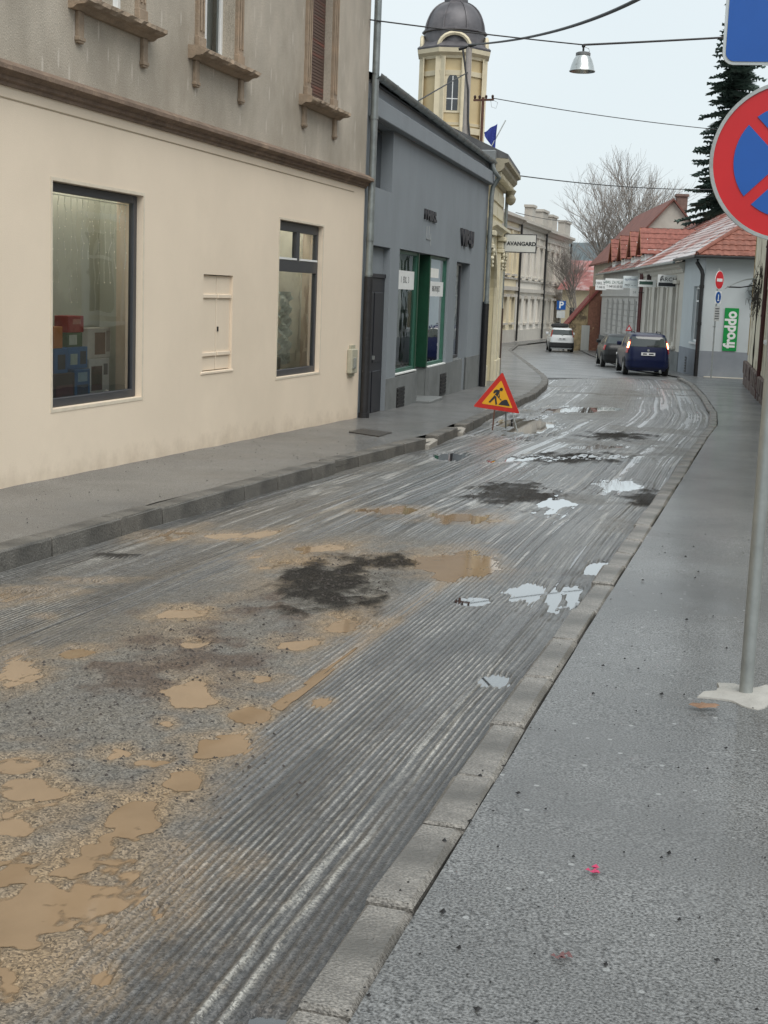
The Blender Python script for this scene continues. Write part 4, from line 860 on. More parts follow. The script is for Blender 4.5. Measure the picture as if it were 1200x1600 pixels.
pr = [(-.95+.95*i/8, .36*math.sin(math.pi/2*(i/8))-.05) for i in range(9)]
MB().prism(pr+[(p[0], p[1]-.025) for p in pr[::-1]], -.5, .7, 'x').build('sheet', M_STEEL, cn)
for x in (-.45, .65): MB().tube([(x, -.88, 0.0), (x, -.45, -.0), (x, 0, .08)], .018, 6).build('arm', M_BLACK, cn)
vn_ = thing('climbing_vine', 'leafless climbing vine tangled on the peeling cream wall', 'vine', (-.66, 44.2, -.79), math.atan2(-45.2, 2.63))
mb = MB(); rr = random.Random(2)
for k in range(60):
    p = np.array([rr.uniform(-2.4, 2.2), -.05, rr.uniform(2.6, 3.6)]); pts = [p]
    for j in range(6): p = p+np.array([rr.uniform(-.25, .25), rr.uniform(-.07, .05), rr.uniform(-.22, .14)]); p[1] = min(p[1], -.02); pts.append(p)
    mb.tube(pts, .012, 4, .004)
mb.tube([(.4, -.04, 0), (.3, -.05, 1.2), (.5, -.05, 2.4), (.2, -.05, 3.0)], .03, 6); mb.build('stems', mat('vine_stem', (.05, .042, .035), .9), vn_)

# ------------------------------------------------------------------ pale corner house with the green banner
M_PALE = mat('pale_grey_paint', (.50, .54, .555), .75, var=.06, scale=1.2, bump=.1, bscale=60)
M_PLG = mat('blue_grey_plinth', (.235, .255, .285), .75, var=.1, scale=2)
AF = math.atan2(-.977, .213); C0 = (-2.85, 54.7, -.985)
fh = thing('corner_shop', 'pale grey corner shop with blue grey plinth and hipped red roof', 'shop', C0, AF)
FR = R(5.7)-AF                                                         # front wall turned against the street wall
w0 = PX(fh, 1080, 443); w1 = PX(fh, 1091.5, 545)
sop = [(min(w0[0], w1[0]), max(w0[0], w1[0]), w1[1], w0[1])]; sop = [(-2.4, -.75, 1.25, 3.42)]
rawbuild(wallmb(-5.2, 0, .98, 4.52, sop, .35), 'wall', M_PALE, fh)
o = rawbuild(wallmb(0.001, 6.5, .98, 4.52, [(2.06, 4.2, 1.2, 3.1)], .35), 'front_wall', M_PALE, fh); o.rotation_euler[2] = FR
rawbuild(wallmb(-5.2, -.0, -.5, .979, [], .35, y0=-.02), 'plinth', M_PLG, fh)
o = rawbuild(wallmb(-.02, 6.5, -.5, .979, [], .35, y0=-.02), 'front_plinth', M_PLG, fh); o.rotation_euler[2] = FR
ww = pane_window(fh, 'window', -2.39, -.76, 1.26, 3.41, .09, .1, M_WHITE, M_DARKGLASS, mull=(), trans=(2.85,))
part('sill', M_WHITE, ww, (-2.5, -.65, -.06, .0, 1.18, 1.25))
vt = part('cellar_vent', M_BLACK, fh, (-3.35, -2.95, -.03, -.021, .0, .62))
for k in range(5): part('louvre', M_PLG, vt, (-3.33, -2.97, -.045, -.031, .07+k*.11, .11+k*.11))
wf = pane_window(fh, 'shop_window', 2.07, 4.19, 1.21, 3.09, .08, .12, mat('ochre_frame', (.30, .17, .06), .6), M_DARKGLASS); wf.rotation_euler[2] = FR
for c in wf.children: c.rotation_euler[2] = 0
mb = MB().tube([(-.12, -.3, 4.42), (-.12, -.32, 4.3), (.0, -.14, 4.0), (.02, -.1, 3.85), (.02, -.1, .0)], .075, 10)
for z in (2.0, 3.4): mb.tube([(.02, -.1, z-.06), (.02, -.1, z+.06)], .095, 10)
mb.build('downpipe', M_BLACK, fh, smooth=True)
part('awning_box', M_ZINC, fh, (1.62, 4.4, -.35, -.01, 3.3, 3.55), (1.7, 4.4, -.25, -.01, 3.12, 3.3), bevel=.02).rotation_euler[2] = FR
part('light_kerb', mat('pale_concrete', (.50, .47, .40), .8, var=.15, scale=3), fh, (.2, 6, -.45, -.03, -.25, .02)).rotation_euler[2] = FR
def bisect(o, p, n):
    bm = bmesh.new(); bm.from_mesh(o.data)
    bmesh.ops.bisect_plane(bm, geom=bm.verts[:]+bm.edges[:]+bm.faces[:], plane_co=p, plane_no=n, clear_outer=True); bm.to_mesh(o.data); bm.free()
ez = 4.55; SLP = .62
e = tile_field((-5.2, -.4, ez), (5.75, 0, 0), (0, 5.0, 5.0*SLP), 15, 19, 'roof_tiles', M_TSNOW, fh); bisect(e, (.45, -.4, ez), (1, .95, 0))
e = tile_field((-.5, -.45, ez), (6.8, 0, 0), (0, 5.0, 5.0*SLP), 15, 26, 'front_roof_tiles', M_TILE, fh); e.rotation_euler[2] = FR; bisect(e, (-.45, -.45, ez), (-1, .95, 0))
mb = MB().tube([(.45, -.42, ez+.06), (-4.35, 4.65, ez+.06+5.05*SLP)], .09, 8); mb.build('hip_ridge', M_TILE, fh, smooth=True)
part('gutter', M_BLACK, fh, (-5.2, .42, -.52, -.40, ez-.10, ez+.0), bevel=.02); part('front_gutter', M_BLACK, fh, (-.42, 6.2, -.56, -.45, ez-.10, ez), bevel=.02).rotation_euler[2] = FR
part('soffit', M_PALE, fh, (-5.2, .3, -.4, .3, 4.521, 4.56)); part('front_soffit', M_PALE, fh, (-.3, 6.4, -.4, .3, 4.522, 4.558)).rotation_euler[2] = FR
part('shell', M_PALE, fh, (-5.2, -4.9, .36, 7, -.5, 4.5), (-5.2, 3, 6.8, 7, -.5, 4.5))
bn = thing('shop_banner', 'tall green banner with white froddo lettering on the pale corner shop', 'banner', (C0[0], C0[1], 0), R(5.7))
q = [PX(bn, *p) for p in ((1133, 481), (1155, 481), (1150, 548), (1128, 548))]
bx0, bx1, bz0, bz1 = q[0][0]*.5+q[3][0]*.5, q[1][0]*.5+q[2][0]*.5, q[3][1], q[0][1]
part('panel', mat('banner_green', (.0, .26, .05), .5, var=.04), bn, (bx0, bx1, -.045, -.022, bz0, bz1), bevel=.004)
text('lettering', 'froddo', .58, M_WHITE, bn, ((bx0+bx1)/2, -.048, (bz0+bz1)/2), (R(90), -R(90), 0), .002, .86, bold=.022)
# post with no entry and footpath signs
M_RED = mat('sign_red', (.56, .012, .02), .35, var=.05); M_BLUE = mat('sign_blue', (.005, .075, .30), .35, var=.05); M_SWHITE = mat('sign_white', (.72, .73, .72), .4, var=.04)
def disc_y(name, r, y, th, m, parent, cz, cx=0.0, sx=1.0, n=32):
    mb = MB().disc((0, y, 0), r, 'y', th, n); o = mb.build(name, m, parent); o.location = (cx, 0, cz); o.scale = (sx, 1, 1); return o
sp = thing('traffic_sign_post', 'leaning post with round no entry sign above footpath sign by the corner shop', 'traffic sign', (*apx(1113, 586, 51.6)[:2], -.97), R(66))
MB().tube([(0, .05, 0), (0, .05, 4.05)], .03, 8).build('post', M_STEEL, sp, smooth=True)
b = disc_y('no_entry_disc', .34, 0, .012, M_SWHITE, sp, 3.62); disc_y('red_face', .32, -.009, .006, M_RED, b, 0); part('white_bar', M_SWHITE, b, (-.22, .22, -.016, -.0125, -.055, .055))
b = part('footpath_plate', M_SWHITE, sp, (-.24, .24, -.006, .006, 2.76, 3.22)); disc_y('blue_face', .21, -.009, .006, M_BLUE, b, 2.99)
part('pedestrian_figure', M_SWHITE, b, (-.03, .03, -.016, -.0125, 2.9, 3.1), (-.08, .08, -.016, -.0125, 2.86, 2.9))
b = part('notice_plate', mat('notice_grey', (.5, .51, .5), .5), sp, (-.22, .22, -.006, .006, 2.12, 2.66))
for k in range(5): part('notice_line', M_ANTH, b, (-.17, .17-.03*(k % 2), -.0095, -.0065, 2.2+k*.09, 2.235+k*.09))
part('clamp', M_STEEL, sp, (-.16, .02, .02, .05, 1.9, 1.94))

# ------------------------------------------------------------------ cream house with the ARCH sign and the ribbed house next to it
M_CRM2 = mat('warm_white_render', (.56, .53, .47), .8, var=.08, scale=1.2, bump=.15, bscale=50, col2=(.47, .44, .39), thr=(.5, .7))
M_CRM3 = mat('grey_white_render', (.47, .455, .43), .8, var=.08, scale=1.2, bump=.15, bscale=50)
D0 = np.array([-.213, .977])
def along(t): return (C0[0]+D0[0]*t, C0[1]+D0[1]*t)
ax, ay = along(5.22); ch = thing('townhouse', 'warm white single storey house with moulded window surrounds behind the blue car', 'house', (ax, ay, ZG(ay)), AF)
CL = 14.3; b0 = 0.12
wn = [(-2.6, -1.5), (-5.6, -4.5), (-8.6, -7.5), (-11.6, -10.5)]
rawbuild(wallmb(-CL, 0, -.5, 4.55, [(a, b, 1.15, 3.5) for a, b in wn], .35), 'wall', M_CRM2, ch)
for a, b in wn:
    ww = pane_window(ch, 'window', a+.005, b-.005, 1.155, 3.495, .07, .14, M_WHITE, M_DARKGLASS, mull=((a+b)/2,), trans=(2.8,))
    for u0, u1 in ((a-.3, a-.003), (b+.003, b+.3)): part('surround', M_CRM2, ww, (u0, u1, -.08, .05, 1.0, 3.62), bevel=.015)
    part('lintel', M_CRM2, ww, (a-.4, b+.4, -.16, -.001, 3.64, 3.8), bevel=.015); part('sill', M_CRM2, ww, (a-.36, b+.36, -.15, -.001, .88, 1.0), bevel=.015)
part('plinth', MATS['grey_plinth'], ch, (-CL, 0, -.05, -.001, -.5, .8)); mb = MB().prism([(0, 4.1), (-.06, 4.1), (-.1, 4.25), (-.24, 4.34), (-.24, 4.5), (0, 4.54)], -CL, 0, 'x'); mb.build('cornice', M_CRM2, ch)
tile_field((-CL, -.4, ez), (CL, 0, 0), (0, 5.0, 5.0*SLP), 15, 48, 'roof_tiles', M_TSNOW, ch)
part('gutter', MATS['zinc'], ch, (-CL, 0, -.52, -.405, ez-.10, ez), bevel=.02)
part('shell', M_CRM2, ch, (-CL, -CL+.3, .36, 9, -.5, 4.5), (-.3, 0, .36, 9, -.5, 4.5), (-CL, 0, 8.7, 9, -.5, 4.5))
for x in (-13.4, -14.05): MB().tube([(x, -.1, 4.4), (x, -.1, 0)], .06, 8).build('downpipe', mat('oxblood', (.10, .02, .02), .5), ch, smooth=True)
ax, ay = along(19.6); rh = thing('ribbed_house', 'grey white house with a row of narrow tall windows and four tiled dormers', 'house', (ax, ay, ZG(ay)), AF)
RL = 21.5; zr = .27
wn = [(-2.2-i*3.0, -1.3-i*3.0) for i in range(6)]
rawbuild(wallmb(-RL, 0, -.5, 4.6+zr, [(a, b, 1.05, 3.1) for a, b in wn], .35), 'wall', M_CRM3, rh)
for a, b in wn:
    ww = pane_window(rh, 'window', a+.005, b-.005, 1.055, 3.095, .07, .2, mat('grey_frame', (.30, .30, .29), .6), M_DARKGLASS, trans=(2.4,))
    part('sill', M_CRM3, ww, (a-.1, b+.1, -.08, -.001, .95, 1.04), bevel=.01)
for i in range(7):
    for k in range(7): part('quoin', M_CRM3, rh, (-1.22-i*3.0, .6-i*3.0-.0, -.05, -.001, .95+k*.33, .95+k*.33+.30), bevel=.012) if i else part('quoin', M_CRM3, rh, (-1.22, -.05, -.05, -.001, .95+k*.33, .95+k*.33+.30), bevel=.012)
part('string_course', M_CRM3, rh, (-RL, 0, -.1, -.001, 3.35, 3.5), bevel=.01); part('plinth', M_GPL, rh, (-RL, 0, -.06, -.001, -.5, .8))
e = ez+zr
tile_field((-RL, -.4, e), (RL, 0, 0), (0, 5.0, 5.0*SLP), 15, 70, 'roof_tiles', mat('damp_tiles', (.20, .06, .04), .75, var=.4, scale=3, col2=(.34, .31, .30), thr=(.5, .62), fine=.2), rh)
part('gutter', M_ZINC, rh, (-RL, 0, -.52, -.405, e-.1, e), bevel=.02)
part('shell', M_CRM3, rh, (-RL, -RL+.3, .36, 9, -.5, 4.5), (-.3, 0, .36, 9, -.5, 4.5), (-RL, 0, 8.7, 9, -.5, 4.5))
def dormer(par, x, w, y0, z0, ze, zr_, m):
    """gabled dormer: ridge runs into the main roof, tiled slopes to both sides"""
    back = (zr_-e)/SLP-.4+.1; hb = (ze-e)/SLP-.4+.1
    mb = MB(); mb.prism([(x-w/2, z0), (x-w/2, ze), (x, zr_), (x+w/2, ze), (x+w/2, z0)], y0, y0+.12, 'y')
    for s in (-1, 1): mb.prism([(y0+.12, z0), (y0+.12, ze), (hb, ze)], x+s*w/2-.05, x+s*w/2+.05, 'x')
    d = mb.build('dormer', M_WHITE, par)
    part('dormer_window', M_DARKGLASS, d, (x-w/2+.3, x+w/2-.3, y0-.01, y0-.002, z0+.3, ze-.05))
    for s in (-1, 1):
        o = tile_field((x+s*(w/2+.2), y0-.25, ze-.2*(zr_-ze)/(w/2)), (0, back-y0+.4, 0), (-s*(w/2+.2), 0, (zr_-ze)*(1+.4/w)), 5, 9, 'dormer_tiles', m, d)
        MB().prism([(x+s*(w/2+.2), ze-.2*(zr_-ze)/(w/2)-.1), (x+s*(w/2+.2), ze-.2*(zr_-ze)/(w/2)), (x, zr_+.02), (x, zr_-.1)], y0-.27, y0-.2, 'y').build('barge_board', MATS['brown_wood'], d)
M_DT = mat('dormer_red', (.235, .085, .065), .75, var=.35, scale=5, fine=.2)
for px in (1008, 992.5, 977, 963):
    x = PX(rh, px, 350, .2)[0]; dormer(rh, x, 1.9, .2, e+.25, e+.98, e+2.1, M_DT)
# ------------------------------------------------------------------ brick and stone lean-to house beyond
M_STONE = mat('rubble_wall', (.30, .23, .13), .9, var=.5, scale=3.5, bump=.8, bscale=9, col2=(.12, .09, .06), thr=(.5, .58))
M_BRICK = mat('red_brick', (.23, .105, .07), .85, var=.35, scale=7, bump=.6, bscale=20, col2=(.40, .26, .15), thr=(.58, .66))
ax, ay = along(42.2); kh = thing('lean_to_house', 'brick and rubble stone end wall under a steep red lean to roof', 'house', (ax, ay, -1.72), AF)
part('brick_wall', M_BRICK, kh, (-.4, -.0, -.75, .6, -.4, 4.4)); mb = MB().prism([(-2.0, -.4), (-2.0, 1.75), (-.76, 3.45), (-.76, -.4)], -.42, -.02, 'x'); mb.build('stone_wall', M_STONE, kh)
mb = MB().prism([(-2.25, -.4), (-2.25, 1.55), (-2.01, 1.75), (-2.01, -.4)], -.45, .03, 'x'); mb.build('plaster_pier', M_CRM2, kh)
mb = MB().prism([(-2.3, 1.5), (-2.3, 1.62), (-.6, 3.75), (1.6, 6.3), (1.6, 6.15)], -3.5, .12, 'x'); mb.build('roof', mat('oxide_roof', (.20, .045, .04), .7, var=.3, scale=3), kh)
part('shed_wall', M_CRM2, kh, (-3.4, -.46, -2.0, 1.6, -.4, 1.7)); part('sheet_metal', mat('pale_tin', (.42, .42, .39), .6, var=.15, scale=4, stretch=(1, 6, .2)), kh, (.0, .05, -1.15, -.6, -.3, 1.75))
MB().tube([(.08, -2.3, 1.5), (.08, -2.3, -.3)], .06, 8).build('downpipe', M_BLACK, kh); MB().tube([(.08, .1, 3.4), (.08, .1, -.3)], .07, 8).build('red_post', MATS['oxblood'], kh)
for x, y, hgt in ((.4, -1.6, .6), (.5, -1.9, .45)): pass

# gabled house behind
gp = apx(1052, 314, 86); gb = thing('gabled_house', 'taller house with pale gable and brick chimney rising behind the dormers', 'house', (gp[0], gp[1], -1.6), R(12.3))
ht_ = gp[2]+1.6; HW = 2.9
MB().prism([(-HW, 0), (-HW, ht_-3.3), (0, ht_), (HW, ht_-3.3), (HW, 0)], 0, 20, 'y').build('wall', M_CRM2, gb)
for s in (-1, 1): MB().prism([(0, ht_+.02), (s*(HW+.4), ht_-3.75), (s*(HW+.4), ht_-3.62), (0, ht_+.16)], -.25, 20.2, 'y').build('roof', mat('brown_red_roof', (.19, .075, .058), .8, var=.35, scale=2), gb)
mb = MB().box(.35, 1.0, .8, 1.5, ht_-.9, ht_+.35); mb.box(.28, 1.07, .72, 1.58, ht_+.35, ht_+.5); mb.build('chimney', mat('sooty_brick', (.20, .13, .11), .85, var=.3, scale=5), gb)

# projecting signs along that side ------------------------------------
def psign(px0, px1, py0, py1, dep, label, face, lines, name='projecting_sign'):
    a, b, c = apx(px0, py1, dep), apx(px1, py1, dep), apx(px0, py0, dep); w = np.linalg.norm(b-a); h = c[2]-a[2]
    t = thing(name, label, 'sign', ((a[0]+b[0])/2, (a[1]+b[1])/2, a[2]), math.atan2(b[1]-a[1], b[0]-a[0]))
    o = part('board', face, t, (-w/2, w/2, -.04, .04, 0, h), bevel=.008)
    for s, size, x, z, m, sx in lines: text('lettering', s, size*h, m, t, (x*w, -.044, z*h), (R(90), 0, 0), .002, sx)
    MB().tube([(w/2, 0, h/2), (w/2+.35, 0, h/2)], .02, 6).build('bracket', M_BLACK, t); return t, w, h
psign(930, 947, 437, 453, 78, 'small white sign furthest along the row, two lines of dark print', M_SWHITE, (('OBRS. ZA', .36, 0, .66, M_LET, .75), ('T 048 00', .30, 0, .28, M_LET, .8)))
psign(945, 974, 435, 452, 74, 'wide white sign with two lines of print on the ribbed house', M_SWHITE, (('OBRS. ZA MLANE', .36, 0, .66, mat('print_green', (.03, .10, .08), .5), .75), ('T 048 00 00 00', .30, 0, .28, M_LET, .8)))
psign(973, 996, 431, 450, 71, 'pale grey sign between the wide white sign and the dark striped sign', mat('pale_sign', (.58, .63, .64), .4), (('optikom', .30, 0, .74, mat('print_blue', (.10, .13, .22), .5), 1.0), ('MO  -- --', .26, 0, .25, M_LET, 1.0)))
psign(984, 997, 450, 463, 71, 'small square white light box under the pale grey sign', M_SWHITE, (('24', .4, 0, .5, MATS['pale_emblem'], 1.0),), 'light_box')
t, w_, h_ = psign(997, 1025, 437, 448, 65, 'narrow white sign with a dark green stripe next to the ARCH sign', M_SWHITE, ())
part('stripe', mat('stripe_green', (.03, .07, .055), .5), t, (-w_*.45, w_*.3, -.046, -.041, h_*.35, h_*.8))
t, w_, h_ = psign(1027, 1056, 429, 448, 60.0, 'white sign reading ARCH with a black bar below the letters', M_SWHITE, (('ARCH', .44, .08, .62, M_LET, 1.15),))
part('black_bar', M_LET, t, (-w_*.46, w_*.46, -.046, -.041, h_*.06, h_*.36))
MB().tube([(-w_*.22+.0, -.045, h_*.9), (-w_*.33, -.045, h_*.82), (-w_*.36, -.045, h_*.62), (-w_*.33, -.045, h_*.45)], .022, 6).build('arc_emblem', M_LET, t)
tag(part('sign_lantern', mat('dark_brown_box', (.04, .02, .018), .6), None, (-6.45, -5.7, 70.2, 70.8, 2.55, 3.1), bevel=.04), 'dark brown box lantern under the gutter above the projecting signs', 'lantern')
# ================================================================== far end of the street
M_FW = mat('far_white_render', (.68, .64, .575), .85, var=.08, scale=.8, bump=.2, bscale=20); M_FY = mat('far_cream_render', (.70, .62, .45), .85, var=.08, scale=.8); M_FT = mat('far_trim', (.50, .47, .42), .85, var=.1, scale=2)
def far_house(px0, px1, label, m, nwin, attic, first=None):
    tmp = thing('terrace_house', label, 'house', (-20.0, 100.0, -1.6), R(90.7), 'terrace at the bend')
    x0 = PX(tmp, px0, 470)[0] if first is None else first; x1 = PX(tmp, px1, 470)[0]
    L_ = x1-x0; y0 = 100.0+x0; tmp.location = (-20.0-.012*x0, y0, ZG(y0)); h1, h2 = 4.0, 9.0
    ops = []; st = L_/nwin
    for i in range(nwin):
        c_ = st*(i+.5); ops += [(c_-.55, c_+.55, 1.5, 3.3), (c_-.5, c_+.5, 5.2, 7.6)]
    rawbuild(wallmb(0, L_, -.6, h2, ops, .3), 'wall', m, tmp)
    for (a, b, c, e_) in ops:
        w = part('window', M_DARKGLASS, tmp, (a, b, .18, .22, c, e_))
        part('frame', MATS['grey_frame'], w, ((a+b)/2-.05, (a+b)/2+.05, .13, .179, c, e_), (a, (a+b)/2-.05, .14, .178, c+(e_-c)*.66, c+(e_-c)*.66+.09), ((a+b)/2+.05, b, .14, .178, c+(e_-c)*.66, c+(e_-c)*.66+.09))
        part('surround', m, w, (a-.2, a-.003, -.1, .05, c-.05, e_+.1)); part('surround', m, w, (b+.003, b+.2, -.1, .05, c-.05, e_+.1))
        part('sill', M_FT, w, (a-.3, b+.3, -.22, -.001, c-.2, c-.052)); part('hood', M_FT, w, (a-.35, b+.35, -.3, -.001, e_+.102, e_+.32))
    for z, d_, hh in ((h1-.1, .22, .3), (4.75, .12, .14), (h2-.55, .15, .2)): part('string_course', M_FT, tmp, (0, L_, -d_, -.001, z, z+hh))
    mb = MB().prism([(.3, h2), (-.2, h2), (-.35, h2+.2), (-.6, h2+.3), (-.6, h2+.5), (.3, h2+.6)], -.05, L_+.05, 'x'); mb.build('cornice', M_FT, tmp)
    for k in range(11): part('rustication', m, tmp, (.1, L_-.1, -.035, -.0015, .95+k*.27, .95+k*.27+.235)) if False else None
    part('plinth', MATS['kerb_mortar'], tmp, (0, L_, -.1, -.001, -.6, .9)) if False else part('plinth', M_FT, tmp, (0, L_, -.1, -.001, -.6, .9))
    for i in range(nwin+1): part('pilaster', m, tmp, (max(0, st*i-.25), min(L_, st*i+.25), -.14, -.002, 4.9, 8.4))
    if attic:
        for a, b in attic: part('attic_block', M_FT, tmp, (a*L_, b*L_, -.35, .3, h2+.6, h2+1.7), (a*L_-.1, b*L_+.1, -.45, .35, h2+1.7, h2+1.9))
    MB().prism([(-.3, h2+.55), (5, h2+2.6), (10, h2+.55)], 0, L_, 'x').build('roof', mat('far_roof', (.10, .08, .075), .8, var=.3, scale=1), tmp)
    part('shell', m, tmp, (0, .3, .31, 10, -.6, h2+.5), (L_-.3, L_, .31, 10, -.6, h2+.5))
    MB().tube([(L_-.05, -.25, h2), (L_-.05, -.25, 0)], .09, 6).build('downpipe', M_BLACK, tmp)
    return x1
M_ZINC2 = M_ZINC
xe = far_house(0, 805, 'cream terrace house nearest the cream gateway house', M_FY, 4, (), -4.0)
xe = far_house(0, 845, 'whitish terrace house with a bare roof parapet in the middle of the far row', M_FW, 4, ((.3, .42), (.72, .95)), xe+.05)
xe = far_house(0, 884, 'whitish terrace house at the far end of the row behind the parking sign', M_FW, 5, ((.1, .3), (.62, .86)), xe+.05)
# small houses closing the view
p = apx(893, 520, 128); cy = thing('distant_house', 'small pale yellow house closing the street behind the white car', 'house', (p[0]+2.2, p[1], -1.9), R(-10))
part('wall', M_FY, cy, (-3.4, 3.4, 0, 6, 0, 4.6)); MB().prism([(-.4, 4.5), (3, 6.4), (6.4, 4.5)], -3.8, 3.8, 'x').build('roof', mat('pinkish_roof', (.34, .14, .13), .8, var=.25, scale=2, col2=(.5, .42, .42), thr=(.5, .65)), cy)
for x in (-2.2, 0, 2.2): part('window', M_DARKGLASS, cy, (x-.4, x+.4, -.02, -.002, 1.4, 2.9))
p = apx(925, 440, 150); cy = thing('distant_house', 'distant house with snow dusted pink roof under the bare tree', 'house', (p[0], p[1], -1.9), R(12))
part('wall', M_CRM2, cy, (-5, 5, 0, 7, 0, p[2]+1.4)); MB().prism([(-.5, p[2]+1.3), (3.5, p[2]+4.2), (7.5, p[2]+1.3)], -5.4, 5.4, 'x').build('roof', MATS['pinkish_roof'], cy)
part('chimney', M_BRICK, cy, (1.5, 2.2, 3.0, 3.7, p[2]+3.4, p[2]+5.0))
# hill on the horizon
hx = np.linspace(-420, 260, 60); hy = np.linspace(520, 1100, 24); HX, HY = np.meshgrid(hx, hy)
hz = -6+ss(520, 700, HY)*(26+22*fbm(HX*.006, HY*.004, 4, 4))*(.55+.45*np.exp(-((HX+120)/160)**2))+4*fbm(HX*.05, HY*.05, 9, 3)
link('hill', grid_mesh('hill', HX, HY, hz), mat('hill_wood', (.09, .115, .125), .95, var=.35, scale=.06), None, 'structure')

# ------------------------------------------------------------------ church tower
M_OCH = mat('ochre_render', (.52, .42, .25), .85, var=.1, scale=.9); M_TCR = mat('tower_trim', (.62, .55, .40), .85, var=.12, scale=1.5); M_LEAD = mat('lead_dome', (.105, .10, .108), .5, .25, .3, 1.2, col2=(.17, .155, .16), thr=(.5, .7))
p = apx(706, 160, 105); tw = thing('church_tower', 'yellow octagonal church tower with ribbed lead dome behind the grey house', 'tower', (p[0], p[1], -1.6), R(13.5))
RT = 2.2/math.cos(math.pi/8)                                        # corner radius
def T(py): return apx(707, py, 105)[2]+1.6
zt = T(98); zb_ = 0
MB().lathe([(RT, 0), (RT, zt)], 8, ph=math.pi/8).build('wall', M_OCH, tw)
for k in range(8):
    a = math.pi/8+k*math.pi/4; c_ = (RT*math.cos(a), RT*math.sin(a))
    mb = MB(); 
    for da in (-1, 1):
        b_ = a+da*math.pi/8                                          # face direction
        n_ = np.array([math.cos(b_), math.sin(b_)]); t_ = np.array([-n_[1], n_[0]])*(-da)
        p0 = np.array(c_)+n_*.07; q0 = p0+t_*.42
        mb.prism([tuple(np.array(c_)*.99), tuple(p0), tuple(q0), tuple(q0-n_*.1)], 6, zt, 'z')
    mb.build('corner_pilaster', M_TCR, tw)
for py, hh, ex in ((203, .45, .22), (196, .2, .1), (118, .35, .10)):
    MB().lathe([(RT+.02, T(py)-hh), (RT+ex, T(py)-hh), (RT+ex+.05, T(py)), (RT+.02, T(py))], 8, ph=math.pi/8).build('string_course', M_TCR, tw)
MB().lathe([(RT, T(100)), (RT+.12, T(100)), (RT+.2, T(96)), (RT+.5, T(92)), (RT+.55, T(86)), (RT+.45, T(82)), (RT-.1, T(78))], 8, ph=math.pi/8).build('cornice', M_TCR, tw)
dome = [(RT*.98, T(84)), (RT*.97, T(70)), (RT*.96, T(56))]
R0, z0_, z1_ = RT*.96, T(56), T(8)
for i in range(1, 11):
    a = math.pi/2*i/10*.93; dome.append((R0*math.cos(a)**.85, z0_+(z1_-z0_)*math.sin(a)/math.sin(math.pi/2*.93)))
dm = MB().lathe(dome, 16, ph=math.pi/8); do = dm.build('dome', M_LEAD, tw, smooth=True)
for k in range(8):
    a = math.pi/8+k*math.pi/4
    MB().tube([(r_*1.01*math.cos(a), r_*1.01*math.sin(a), z_) for r_, z_ in dome[2:]], .07, 5).build('rib', M_LEAD, do)
MB().lathe([(RT*1.0, T(58)), (RT*1.03, T(57)), (RT*1.03, T(55)), (RT*.97, T(54))], 16, ph=math.pi/8).build('dome_band', M_LEAD, do)
lz_ = T(8); ln = MB().lathe([(.95, lz_-.15), (.95, lz_+.1), (.72, lz_+.15), (.72, lz_+1.6), (.95, lz_+1.7), (.8, lz_+2.2), (.3, lz_+2.9), (.05, lz_+3.4)], 8, ph=math.pi/8); ln.build('lantern', M_LEAD, tw)
part('cross', M_BLACK, tw, (-.05, .05, -.05, .05, lz_+3.3, lz_+4.6), (-.35, .35, -.04, .04, lz_+4.0, lz_+4.12))
for k in range(8):
    a = k*math.pi/4; n_ = np.array([math.cos(a), math.sin(a)]); ap = RT*math.cos(math.pi/8)
    hw, zc0, zc1 = .42, T(178), T(135)
    prof = [(-hw, zc0), (hw, zc0), (hw, zc1)]+[(hw*math.cos(t_), zc1+hw*1.3*math.sin(t_)) for t_ in np.linspace(.3, math.pi-.3, 7)]+[(-hw, zc1)]
    if k % 2: continue
    for nm, sc, d_, m_ in (('window_surround', 1.5, .06, M_TCR), ('window', 1.0, .08, M_DARKGLASS)):
        zc = (zc0+zc1)/2; o = MB().prism([(x*sc, zc+(z-zc)*(1+.16*(sc-1)/.5)) for x, z in prof], 0, d_, 'y').build(nm, m_, tw)
        o.location = (n_[0]*ap, n_[1]*ap, 0); o.rotation_euler[2] = a+math.pi/2; o.rotation_euler[2] += math.pi if False else 0
        o.location = tuple(np.array([n_[0], n_[1], 0])*(ap))
        o.rotation_euler[2] = a-math.pi/2
        if nm == 'window':
            part('glazing_bar', M_WHITE, o, (-.03, .03, d_, d_+.015, zc0, zc1+.4), (-hw, -.03, d_+.0, d_+.014, zc0+.8, zc0+.86), (.03, hw, d_+.0, d_+.014, zc0+.8, zc0+.86))
    if k % 2 == 0:
        pts = [(1.15*math.cos(t_), 0, T(84)+1.0*math.sin(t_)) for t_ in np.linspace(0, math.pi, 11)]
        o = MB().tube(pts, .16, 6).build('segmental_pediment', M_TCR, tw); o.location = (n_[0]*(ap+.2), n_[1]*(ap+.2), 0); o.rotation_euler[2] = a-math.pi/2
MB().lathe([(RT+.56, T(85.5)), (RT+.58, T(83)), (RT*.98, T(72)), (RT*.9, T(72))], 8, ph=math.pi/8).build('lead_skirt', M_LEAD, tw)
ck = part('belfry_vent', M_LEAD, tw, (-.5, .5, -.15, .2, T(140), T(112))); ck.location = (-RT*.93, 0, 0); ck.rotation_euler[2] = R(90)

